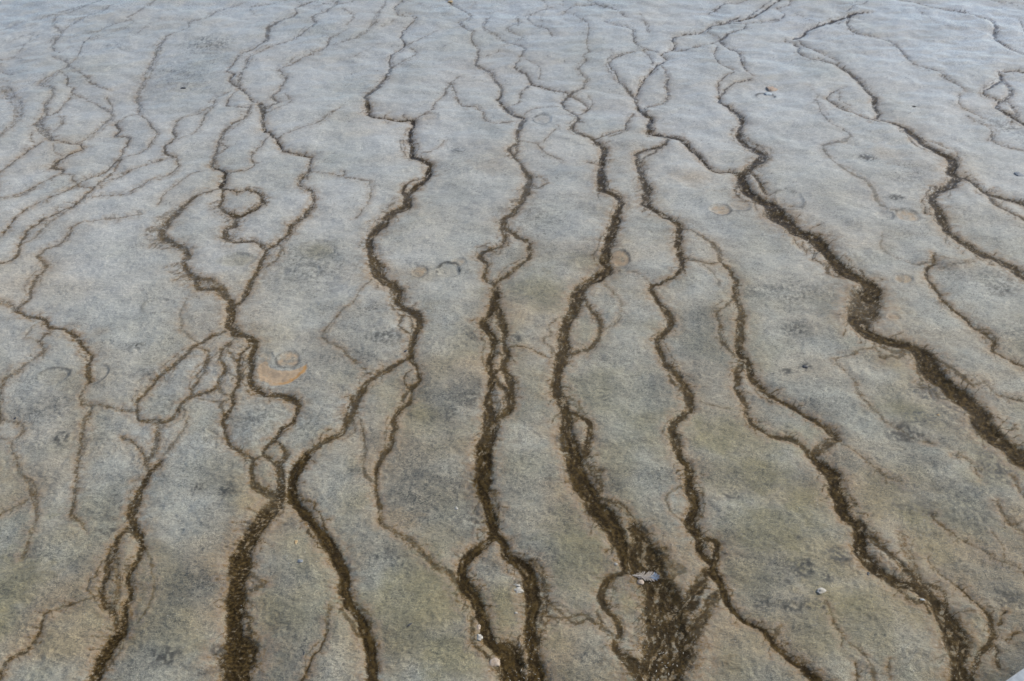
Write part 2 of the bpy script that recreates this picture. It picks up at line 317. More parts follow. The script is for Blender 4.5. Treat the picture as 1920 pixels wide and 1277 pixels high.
bristles('island', 'T10 1040,1050 970,1190 900,1250', 16, 60, 7)
ch('left_spine', 'brown channel that passes the orange rimmed imprint and swings round a large pale cell')
st('left_spine', .85, 'T01 1290,410,34 1300,480,58 1285,550,45 1320,590,45 1400,620,40 1440,650,36 1410,720,25 1410,790,28 1400,850,28 1430,900,35 1490,945,36 1570,945,36 1640,970,36 1680,1000,28 1660,1060,26 1600,1120,26 1540,1190,28', .4)
st('left_spine', .75, 'T01 1540,1190,28 1480,1260,24 T02 1480,5,22 1550,50,28'); st('left_spine', .7, 'T01 1540,1200,22 1590,1235,22 1610,1275,26 T02 1570,70,34')
ch('left_mesh', 'net of thin brown rills enclosing small rounded cells')
st('left_mesh', .65, 'T01 1330,620,20 1260,680,18 1235,750,20 1265,800,20 1240,850,20 1210,910,20 1150,930,14 1085,945,16')
st('left_mesh', .75, 'T01 1425,660,22 1350,710,20 1340,780,20 1350,850,22 1340,900,22 1300,950,22 1315,990,20 1270,1060,24 1260,1120,22 1280,1210,22 1350,1260,24 T02 1380,5,22 1430,30,28 1420,80,30 1415,150,34 1450,190,40 1540,232,40')
st('left_mesh', .55, 'T01 1340,790,14 1380,840,16 1410,820,14'); st('left_mesh', .55, 'T01 1360,730,14 1410,770,14'); st('left_mesh', .5, 'T01 1295,965,14 1240,985,14 1240,1010,14 1265,1050,14'); st('left_mesh', .5, 'T02 1430,25,18 1480,5,18')
st('left_mesh', .5, 'T01 1300,640,14 1285,700,14 1325,745,14'); st('left_mesh', .5, 'T01 1265,800,14 1300,830,14 1340,850,16'); st('left_mesh', .45, 'T01 1240,690,12 1190,740,12 1170,790,12')
st('left_mesh', .5, 'T01 1215,905,14 1260,940,14 1300,955,16'); st('left_mesh', .5, 'T01 1420,700,14 1440,740,14 1415,780,14'); st('left_mesh', .4, 'T01 1090,950,14 1140,960,12 1240,985,14')
ch('left_strap', 'brown rill swinging away from the net of cells round a wide grey cell')
st('left_strap', .65, 'T01 1260,585,22 1170,620,24 1100,665,30 1040,730,30 970,790,28 880,860,22 830,920,20 780,970,20 770,1040,22 790,1090,24 870,1095,28 920,1110,30 980,1080,22 1030,990,24 1090,945,20')
st('left_strap', .6, 'T01 1100,680,20 1170,700,18 1165,770,18 1110,830,18 1125,860,18 1075,910,20 1090,940,20'); st('left_strap', .5, 'T01 1165,770,14 1160,810,14 1125,855,14')
st('left_strap', .35, 'T01 1050,410,16 1020,470,20 1015,560,18 1050,605,14 1110,640,14', .55)
ch('lower_left', 'brown channel opening into a lacy spindle of strands, then closing to a dark tail')
st('lower_left', .62, 'T01 900,1110,26 880,1200,24 870,1270,26 T02 835,20,26 830,90,28', .5); st('lower_left', .45, 'T01 1060,1090,14 1000,1180,14 920,1270,12', .5)
st('lower_left', .6, 'T01 690,1180,14 770,1230,16 800,1270,18 T02 820,60,22', .5)
st('lower_left', .85, 'T02 900,30,20 860,90,28 800,170,32 760,260,42 740,330,52 750,400,56', .5)
st('lower_left', .8, 'T02 740,400,40 690,430,35 640,520,38 610,600,40 590,690,32 560,740,24 590,820,30 640,910,40 660,960,40', .6)
st('lower_left', .88, 'T02 750,400,50 780,450,40 785,560,30 740,640,30 720,710,30 745,770,40 710,850,38 700,930,45 680,1000,60', .5)
st('lower_left', .6, 'T02 660,560,24 650,650,24 660,750,26 640,850,26', .7)
st('lower_left', 1., 'T02 680,990,60 620,1050,68 580,1130,68 540,1220,64 520,1290,64', .35)
rl('lower_left_side', 'faint tan rill bowing out beside the lacy spindle of strands')
st('lower_left_side', .3, 'T02 800,520,14 840,570,14 860,680,14 845,830,14 780,940,12', .4)
ch('broad_left', 'broad straight dark brown channel with a swollen foot, starting at the narrow V')
st('broad_left', .8, 'T02 1560,50,34 1580,110,45 1575,180,52 1560,250,72 1500,330,90', .5); st('broad_left', .5, 'T02 1590,150,26 1640,190,30', .6)
st('broad_left', .95, 'T02 1500,330,90 1440,420,94 1390,500,94 1345,580,94', .5)
st('broad_left', 1., 'T02 1345,580,94 1340,660,94 1330,750,98 1320,850,100 1310,950,102 1320,1050,126 1340,1130,168 1330,1200,164 1330,1300,150', .32)
rl('lone_thin', 'lone thin brown rill in bare crust between two dark channels')
st('lone_thin', .5, 'T02 1860,860,18 1840,980,18', .6); st('lone_thin', .75, 'T02 1840,980,16 1800,1080,16 1750,1170,14 1700,1260,14')
ch('edge_left', 'brown rill that crosses pale crust in a long step, then fades at a right angle')
st('edge_left', .5, 'T00 800,1205,10 720,1220,10 600,1235,10 480,1250,10 405,1275,12 T01 400,20,14 350,90,13 270,120,13 205,160,14', .3)
st('edge_left', .55, 'T01 205,160,14 240,190,18 265,230,20 215,270,20 190,310,18 160,400,18 90,460,18', .4); st('edge_left', .5, 'T01 0,425,24 45,425,22 90,470,22', .6)
st('edge_left', .75, 'T01 90,470,22 130,495,20 240,515,24 290,570,24 370,580,24 430,620,26 470,680,24 515,720,22 500,800,22 505,870,22')
st('edge_left', .5, 'T01 505,870,16 460,940,14 465,1000,14 520,1005,14 600,1010,14 660,1030,14 740,1045,26 770,1040,20', .5)
st('edge_left', .5, 'T01 300,590,14 220,640,16 250,690,22 180,750,22 100,810,20 20,870,20 0,960,16', .5); st('edge_left', .3, 'T01 215,540,10 145,610,10 200,640,12')
rl('left_drop', 'thin grey-brown rill dropping straight down from the long step and fading out')
st('left_drop', .55, 'T01 520,1010,18 490,1080,18 465,1150,18 450,1220,18 435,1270,18 T02 455,10,20 430,100,20 425,200,24 405,290,24 400,340,22 460,400,18 490,440,10', .5)
rl('left_low', 'mottled grey rill fading into tan crust')
st('left_low', .45, 'T01 0,1080,12 90,1100,14 140,1150,16 75,1210,16 70,1270,14 T02 80,0,14 100,100,18 160,150,22 190,230,28 200,330,20 190,420,20 160,500,25 130,580,30', .55)
st('left_low', .4, 'T01 0,1200,12 70,1210,14'); st('left_low', .45, 'T02 150,250,14 60,300,16 -10,345,16', .5)
rl('left_corner', 'thin rusty rill slanting down across the tan crust')
st('left_corner', .75, 'T02 390,850,20 300,875,16 240,910,18 220,980,18 180,1050,18 120,1110,24 40,1160,24 -10,1255,20', .6); st('left_corner', .35, 'T02 390,850,14 500,800,12 555,780,12', .5)
# upper left network
ch('far_left_a', 'grey-brown braid of many thin rills in the far flat, ending in parallel lines')
st('far_left_a', .35, 'T00 310,100,10 310,150,18 350,180,18 330,210,25 290,250,18 310,290,10', .5); st('far_left_a', .42, 'T00 290,320,14 370,345,14 400,380,10 440,400,10 480,430,16 510,460,12 560,485,10 620,505,9', .5)
st('far_left_a', .42, 'T00 340,400,10 380,430,10 375,480,10 412,490,10 400,520,10'); st('far_left_a', .45, 'T00 430,330,6 350,390,7 230,455,9 220,475,10 300,500,10 290,530,10 255,580,22 250,640,25 210,690,40 250,740,40 285,780,25', .6)
st('far_left_a', .65, 'T00 285,780,20 360,795,10 440,805,14 470,825,14 380,860,14 340,890,20 290,935,20 350,945,22 340,975,14'); st('far_left_a', .5, 'T00 340,975,12 200,1045,8 100,1090,8 -8,1115,7'); st('far_left_a', .4, 'T00 200,1055,7 100,1105,7 -8,1135,7')
st('far_left_a', .42, 'T00 410,520,14 370,560,16 320,620,14 280,640,16', .5); st('far_left_a', .38, 'T00 410,525,8 480,550,8 560,590,10 630,640,18 580,690,18 530,740,10 430,800,8', .5); st('far_left_a', .35, 'T00 600,540,10 625,580,10 630,640,12')
st('far_left_a', .35, 'T00 280,650,16 350,650,18 350,690,18 270,750,18', .6); st('far_left_a', .5, 'T00 240,790,14 190,820,14 100,880,12 60,920,16 20,950,12 -8,985,12', .5); st('far_left_a', .35, 'T00 180,740,10 170,770,10 185,800,10')
st('far_left_a', .4, 'T00 350,975,7 420,985,8 405,1010,8 440,1030,9'); st('far_left_a', .3, 'T00 300,800,8 300,850,8 340,865,8')
ch('far_left_b', 'set of long near-parallel brown rills slanting away over pale crust')
st('far_left_b', .5, 'T00 960,880,7 850,910,8 760,940,8 650,990,9 540,1040,14 490,1080,14 430,1150,20 330,1190,18 180,1280,14 T01 110,90,18 105,150,16 60,190,16 -8,215,14', .4)
st('far_left_b', .5, 'T00 690,880,12 620,930,12 580,970,10 440,1030,9 290,1110,8 200,1150,9 100,1220,10 50,1280,10 T01 -8,55,10'); st('far_left_b', .45, 'T00 440,1040,8 500,1050,8 560,1030,10 690,890,10')
st('far_left_b', .42, 'T00 420,1160,14 300,1240,14 T01 200,50,14 110,100,14', .5); st('far_left_b', .45, 'T00 450,1130,8 550,1095,7 700,1085,7 800,1030,7 870,995,8 940,980,7 1000,920,9 990,880,12')
st('far_left_b', .6, 'T00 990,880,12 930,860,16 930,820,14 990,780,16 970,730,18', .4); st('far_left_b', .42, 'T00 970,730,16 990,680,12 1060,650,10 1130,630,10 1200,580,16 1210,550,10 1300,510,8', .5); st('far_left_b', .4, 'T00 1200,600,14 1150,650,14 1140,690,12'); st('far_left_b', .35, 'T00 1140,690,8 1100,740,7 990,790,7')
ch('far_left_c', 'wavering grey-brown far rill with mottled swellings, standing alone in bare crust')
st('far_left_c', .3, 'T00 1390,5,7 1290,40,8 1190,75,10 1160,105,9 1060,125,8 1070,150,8 1000,185,8 930,210,16'); st('far_left_c', .42, 'T00 930,210,18 900,250,24 870,310,14 840,370,28 820,410,14 800,465,12 780,500,20 765,550,18 790,590,25 770,630,14', .55)
st('far_left_c', .5, 'T00 770,630,14 830,670,10 850,710,10 880,735,9 850,800,8 790,850,8 700,880,9'); st('far_left_c', .3, 'T00 770,635,8 700,650,8 650,690,12', .4); st('far_left_c', .55, 'T00 650,690,18 670,720,18 640,750,12 730,770,12 690,830,10 680,880,9', .4)
FG = 'blue-grey rills on the far wet flat'
for k, t in enumerate(['T00 870,5,8 800,60,8 720,95,9 755,125,9', 'T00 560,5,9 450,40,9 300,85,9 180,115,9 -8,172,8', 'T00 740,110,7 600,150,7 480,235,8 440,320,7', 'T00 640,30,7 500,90,7 400,140,7 340,190,7',
                       'T00 1430,80,7 1400,40,7 1550,20,7 1700,5,7', 'T10 10,60,6 60,80,6 70,110,6 20,150,6', 'T10 250,5,7 215,70,7 190,130,6 100,200,6 0,235,6', 'T10 1680,80,8 1720,150,10 1740,190,8']):
    L['fg%d' % k] = ('rill', ['blue-grey hooked rill on the far wet flat', 'blue-grey rill along the edge of the far blue water film', 'blue-grey rill slanting between the hooked rill and the far braid', 'blue-grey rill just under the far blue water film',
                             'blue-grey rill with a curled tip above the far twin braid', 'small blue-grey crook of a rill beside the far lens shaped pair', 'blue-grey rill falling away from the far start of the elbow channel', 'blue-grey smear of a rill beside the far forked threads'][k], FG); st('fg%d' % k, .28, t, .4)
ch('edge_patch', 'mottled dark grey tangle of rills in the far flat')
st('edge_patch', .5, 'T00 -8,390,9 70,415,9'); st('edge_patch', .5, 'T00 -8,450,10 50,455,10'); st('edge_patch', .4, 'T00 -8,500,20 30,490,40 60,540,56 110,610,46 90,680,36 30,730,25 -8,765,20', .75)
HG = 'hair-thin grey rills in the pale crust'
for k, t in enumerate(['T00 1170,950,6 1080,970,7 1000,1030,7 930,1080,7 890,1145,6', 'T00 1560,780,8 1650,740,8 1780,700,8 1850,650,7 1918,610,6', 'T00 1750,975,8 1850,975,8 1918,990,7',
                       'T10 10,960,7 20,1000,7 150,1020,8 170,1070,8 150,1150,7 70,1230,8', 'T10 450,860,8 530,840,8 580,790,7', 'T10 380,770,8 330,780,8 340,840,8', 'T10 1010,795,8 1100,810,9 1140,860,12 1200,890,11 1250,910,8',
                       'T10 1220,710,6 1150,780,7 1140,805,7', 'T10 1230,595,6 1100,605,6 1040,630,6', 'T21 100,970,12 200,1010,13 340,1030,12']):
    L['hg%d' % k] = ('rill', ['hair-thin grey rill curving away above the bristled channel', 'hair-thin grey rill rising from the side of the stepping rill', 'hair-thin grey rill running level off the stepping rill', 'hair-thin tan rill with one square bend in bare crust',
                             'hair-thin grey rill pointing at the elbow channel below its step', 'hair-thin grey crook just outside the elbow channel', 'grey smear of a rill beside the braided channel in far crust', 'hair-thin grey thread dropping onto the grey smear',
                             'hair-thin level rill leading to the small diamond island', 'dull grey rill in olive crust between two winding channels'][k], HG); st('hg%d' % k, .3, t, .3)
rl('hook', 'thin grey-brown rill hooking round to join the stepping rill')
st('hook', .45, 'T00 1290,970,9 1370,960,9 1430,920,10 1410,890,14 1450,840,10 1510,770,10', .4)
# top middle
ch('mid_far', 'far grey-brown braid whose strands cross in an X on the blue wet crust')
st('mid_far', .35, 'T10 840,95,8 800,150,10 870,190,10 930,230,14 1000,250,18 1040,270,16 1010,310,14 1000,335,10'); st('mid_far', .6, 'T10 1000,335,10 970,375,12 1040,410,16 1070,460,20', .4); st('mid_far', .7, 'T10 1070,465,16 1130,485,12 1200,505,12 1270,520,10 1290,540,10')
st('mid_far', .45, 'T10 1060,470,10 1010,520,8 1000,570,8 940,595,8'); st('mid_far', .35, 'T10 1180,40,9 1060,80,8 990,105,8 1000,130,10 930,160,8 1030,205,8 970,230,8'); st('mid_far', .3, 'T10 930,240,6 870,290,6 780,320,6')
st('mid_far', .35, 'T10 1060,80,8 1050,110,8 1100,140,8 1160,160,8 1190,200,8'); st('mid_far', .3, 'T10 1040,330,8 1120,380,7 1110,440,7'); st('mid_far', .35, 'T10 1390,530,6 1420,580,6 1390,610,6')
rl('top_mid', 'short crooked far rill at the edge of the blue wet patch')
st('top_mid', .45, 'T10 1390,0,12 1450,30,11 1550,60,6 1600,100,6'); st('top_mid', .45, 'T10 1420,25,9 1300,40,7 1240,80,8')
rl('top_mid_b', 'far grey-brown rill forking into two threads above the diamond cell')
st('top_mid_b', .5, 'T10 1480,120,7 1540,140,8 1640,170,9 1640,210,12 1670,260,12 1710,280,10 1790,300,6'); st('top_mid_b', .45, 'T10 1700,290,8 1740,330,8 1750,370,8')
rl('elbow_twin', 'thin twin rill making a lens shape above the sharp elbow')
st('elbow_twin', .35, 'T10 370,260,9 430,290,10 380,330,8 290,370,10'); st('elbow_twin', .28, 'T10 550,165,6 430,225,7 370,255,8')
rl('arch', 'thin rill arching from the sideways step over bare crust')
st('arch', .45, 'T10 410,665,8 520,610,8 525,575,8 580,530,9 590,490,10 620,455,10 640,510,9 660,570,9 690,590,8 760,595,8 800,630,9 800,665,8 850,690,7 920,685,7 1000,690,6'); st('arch', .25, 'T10 620,450,8 660,425,7 740,410,6')
rl('short_link', 'short ragged rill linking two winding channels in the far crust')
st('short_link', .55, 'T10 1650,635,8 1610,680,8 1600,720,9 1530,740,14 1430,780,10', .4); st('short_link', .4, 'T10 1620,720,9 1560,750,10 1500,765,8')
XG = 'faint threads on the far wet flat'
for k, (q, t) in enumerate([(.3, 'U0 740,5,14 600,70,16 430,120,14 400,170,18 420,215,18 470,240,14'), (.2, 'U0 870,30,10 760,90,10 640,130,10 530,180,10 470,230,12 400,280,9 340,330,9'), (.3, 'U0 1160,0,12 1080,60,14 1000,110,14 950,130,12 1010,170,12'),
                       (.2, 'U0 950,155,9 850,185,9 740,230,10 560,260,9 440,280,9 330,320,8 260,350,8'), (.18, 'U0 1000,175,8 880,230,10 700,290,10 630,320,8 540,350,8 440,400,8'), (.15, 'U0 240,260,8 160,370,8 90,420,8 0,470,8'), (.3, 'U0 165,432,9 80,420,9 0,440,8'),
                       (.1, 'U0 1300,120,8 1150,170,9 1040,250,9 960,290,8'), (.15, 'U0 0,262,9 120,222,10 240,190,9 330,120,10'), (.25, 'U1 0,40,8 150,20,8 260,0,8'), (.35, 'U1 690,0,9 600,20,9 570,50,9 570,75,9 650,75,8 730,110,12 740,140,12 700,180,10'),
                       (.3, 'U1 700,220,14 630,250,12 570,280,12 540,320,14 510,355,10'), (.3, 'U1 980,10,9 960,50,9 920,90,9 900,130,12 870,180,10 820,250,10 700,300,10 560,345,8'), (.15, 'U1 1090,120,10 1050,150,10 1000,180,12 930,200,10'),
                       (.3, 'U1 1620,0,9 1650,30,9 1610,60,8'), (.3, 'U2 230,0,14 270,40,16 250,60,10'), (.25, 'U2 215,120,7 210,150,7 230,155,7'), (.3, 'U2 370,0,12 390,20,12 380,45,10'), (.25, 'U2 960,150,9 1030,190,10 1010,230,9 1060,265,8'),
                       (.2, 'U2 740,380,7 760,410,7 720,450,7'), (.4, 'U2 1620,180,8 1660,230,9 1750,215,8 1760,190,8 1700,180,8'), (.6, 'U2 1760,130,10 1850,60,12 1890,35,12 1925,15,12'), (.2, 'U2 60,110,8 20,140,8 60,180,8 20,205,8'),
                       (.12, 'T10 40,330,8 120,290,8 220,240,8'), (.15, 'T20 700,480,6 760,540,6 700,600,6'), (.12, 'T20 1160,560,7 1240,590,7 1330,600,7'), (.12, 'T10 560,270,7 640,230,7 700,240,7'), (.15, 'T00 60,230,8 160,190,8 300,170,8'), (.15, 'T00 20,270,8 130,250,8 230,190,8')]):
    L['xg%d' % k] = ('rill', 'faint thread of a rill on the far wet flat', XG); st('xg%d' % k, q, t, .5)
# centre
rl('grey_bow', 'thin grey-brown rill bowing out from the winding channel and back')
st('grey_bow', .4, 'T11 170,290,10 100,350,11 90,400,11 0,465,11 T01 1850,540,14 1810,610,16 1840,640,14 1918,680,14 T11 50,740,18 110,780,14 155,830,12', .5)
rl('cross_link', 'thin brown rill crossing the brownish crust from the braided channel to the broad one')
st('cross_link', .65, 'T11 950,680,14 1000,675,12 1060,690,12 1130,720,11 1220,745,12'); st('cross_link', .4, 'T11 920,630,10 990,670,10')
rl('arc_link', 'faint curved rill from the round imprint to the narrow winding channel')
st('arc_link', .35, 'T11 1560,240,10 1660,250,10 1750,310,12')
# right, lower
rl('tan_rill', 'rust-tan rill looping through mottled bluish crust')
st('tan_rill', .42, 'T21 1080,670,14 1000,690,14 860,740,14 870,770,14 960,850,12 990,930,12 1050,1000,14 1110,1050,18 1130,1090,14 1230,1140,14 1300,1190,12 1420,1220,12', .5)
rl('tan_rill_low', 'thin tan rill trailing from the tip of the long island')
st('tan_rill_low', .45, 'T21 890,1220,18 960,1260,14 T22 1050,60,14 1120,130,14 1240,170,12', .5)
rl('rust_edge', 'broken rust coloured rill in dark speckled crust below the widest channel')
st('rust_edge', .6, 'T22 1520,10,12 1640,60,12 1670,150,12', .6); st('rust_edge', .6, 'T22 1860,130,20 1930,250,20', .6); st('rust_edge', .6, 'T22 1770,270,16 1790,340,20 1850,400,22 1930,455,20', .6)
rl('hair_right', 'hair-thin straight rust rill crossing pinkish crust')
st('hair_right', .5, 'T22 1400,340,9 1470,410,9 1560,480,9 1640,520,9 1740,590,9 1830,620,9 1930,680,9'); st('hair_right', .35, 'T22 1740,440,8 1800,520,8 1810,610,8')
rl('frayed_side', 'thin dark rill beside the frayed mat, breaking into crooked specks')
st('frayed_side', .55, 'T22 1370,590,12 1450,680,12 1550,740,14', .5); st('frayed_side', .85, 'T22 1550,740,16 1620,810,16 1690,890,18 1730,930,25 1740,1030,28 1690,1110,30 1650,1190,28 1620,1270,34', .55)
st('frayed_side', .75, 'T22 1815,900,12 1780,960,14', .6); st('frayed_side', .7, 'T22 1885,1005,12 1820,1045,14', .6); st('frayed_side', .75, 'T22 1760,1080,16 1785,1120,16 1780,1190,18', .5)
rl('rust_threads', 'broken rusty threads in pinkish crust below the white stone')
st('rust_threads', .5, 'T22 800,830,8 850,950,16 900,1020,12 890,1080,8', .5); st('rust_threads', .45, 'T22 900,1030,9 1000,1110,9 1060,1180,10 1080,1280,16'); st('rust_threads', .75, 'T22 970,1170,12 985,1230,14 990,1290,16'); st('rust_threads', .6, 'T22 1165,1160,12 1150,1250,12', .6)

# oval imprints in the crust: tile x, y, half-width, half-height, tan, orange, outline, label
IM = []
def im(tile, x, y, rx, ry, tan, orange, ring, label=None):
    IM.append((TO[tile][0] + x / 3, TO[tile][1] + y / 3, rx / 3, ry / 3, tan, orange, ring, label))
im('T11', 600, 232, 66, 44, .15, 0, 1.0, 'oval imprint with a dark cracked rim beside a tan stain')
im('T11', 440, 238, 52, 36, .7, .45, .4, 'tan stained oval imprint with a small orange spot')
im('T11', 660, 188, 46, 26, .55, .3, .1, 'small peach oval stain touching the cracked ring')
im('T11', 1572, 168, 56, 42, .9, .05, .55, 'round tan imprint at the edge of the broad brown channel')
im('T11', 1395, 190, 80, 42, 0, 0, .25, 'grey-green oval imprint on the other side of the broad channel')
im('T01', 1622, 742, 66, 48, .8, .08, .6, 'pinkish oval imprint above the orange crescent')
im('T01', 1500, 740, 42, 38, .4, .45, .3, 'small yellowish round imprint next to the pinkish oval one')
im('T01', 1585, 805, 140, 82, 1.0, .5, .0, 'bright orange rimmed tan crescent beside the brown channel')
im('T10', 1135, 667, 54, 28, .35, 0, .8, 'ringed oval imprint in pale far crust')
im('T20', 468, 540, 52, 22, .1, 0, .8, 'dark rimmed flat imprint under the pale flake of crust')
im('T20', 212, 1180, 62, 30, .8, .1, .6, 'tan oval imprint joined to a second one')
im('T20', 318, 1152, 68, 34, .55, .12, .55, 'paler oval imprint overlapping the tan one')
im('T20', 1268, 1218, 66, 34, .7, .1, .5, 'tan oval imprint at the end of the dried-up rill')
im('T20', 1135, 1212, 56, 24, .1, 0, .45, 'faint grey oval imprint beside the tan one')
im('T01', 895, 445, 95, 46, .1, 0, .45, 'large faint oval imprint with a pale rim')
im('T01', 310, 840, 86, 46, .2, .06, .55, 'large grey oval imprint near the crossing rill')
im('T01', 555, 830, 52, 48, .05, 0, .5, 'half ring imprint touching the crossing rill')
im('T01', 1790, 115, 105, 48, .1, 0, .3, 'broad shallow greenish oval imprint')
im('T01', 1345, 188, 90, 34, .1, 0, .25, 'greenish flat oval inside the wide brown loop')
im('T01', 1690, 240, 120, 50, .05, 0, .25, 'very faint broad oval imprint in grey crust')
im('T20', 600, 1120, 80, 58, .02, 0, .6, 'grey arc imprint beside the widest channel')
im('T10', 500, 655, 50, 22, .4, .02, .3, 'small tan imprint by the sideways step')
im('T21', 1250, 288, 50, 26, .7, .05, .0, 'tan smudge shaped like an oval in pale crust')
im('T21', 1190, 495, 38, 22, .6, .03, .0, 'small tan spot beside the bend of the widest channel')

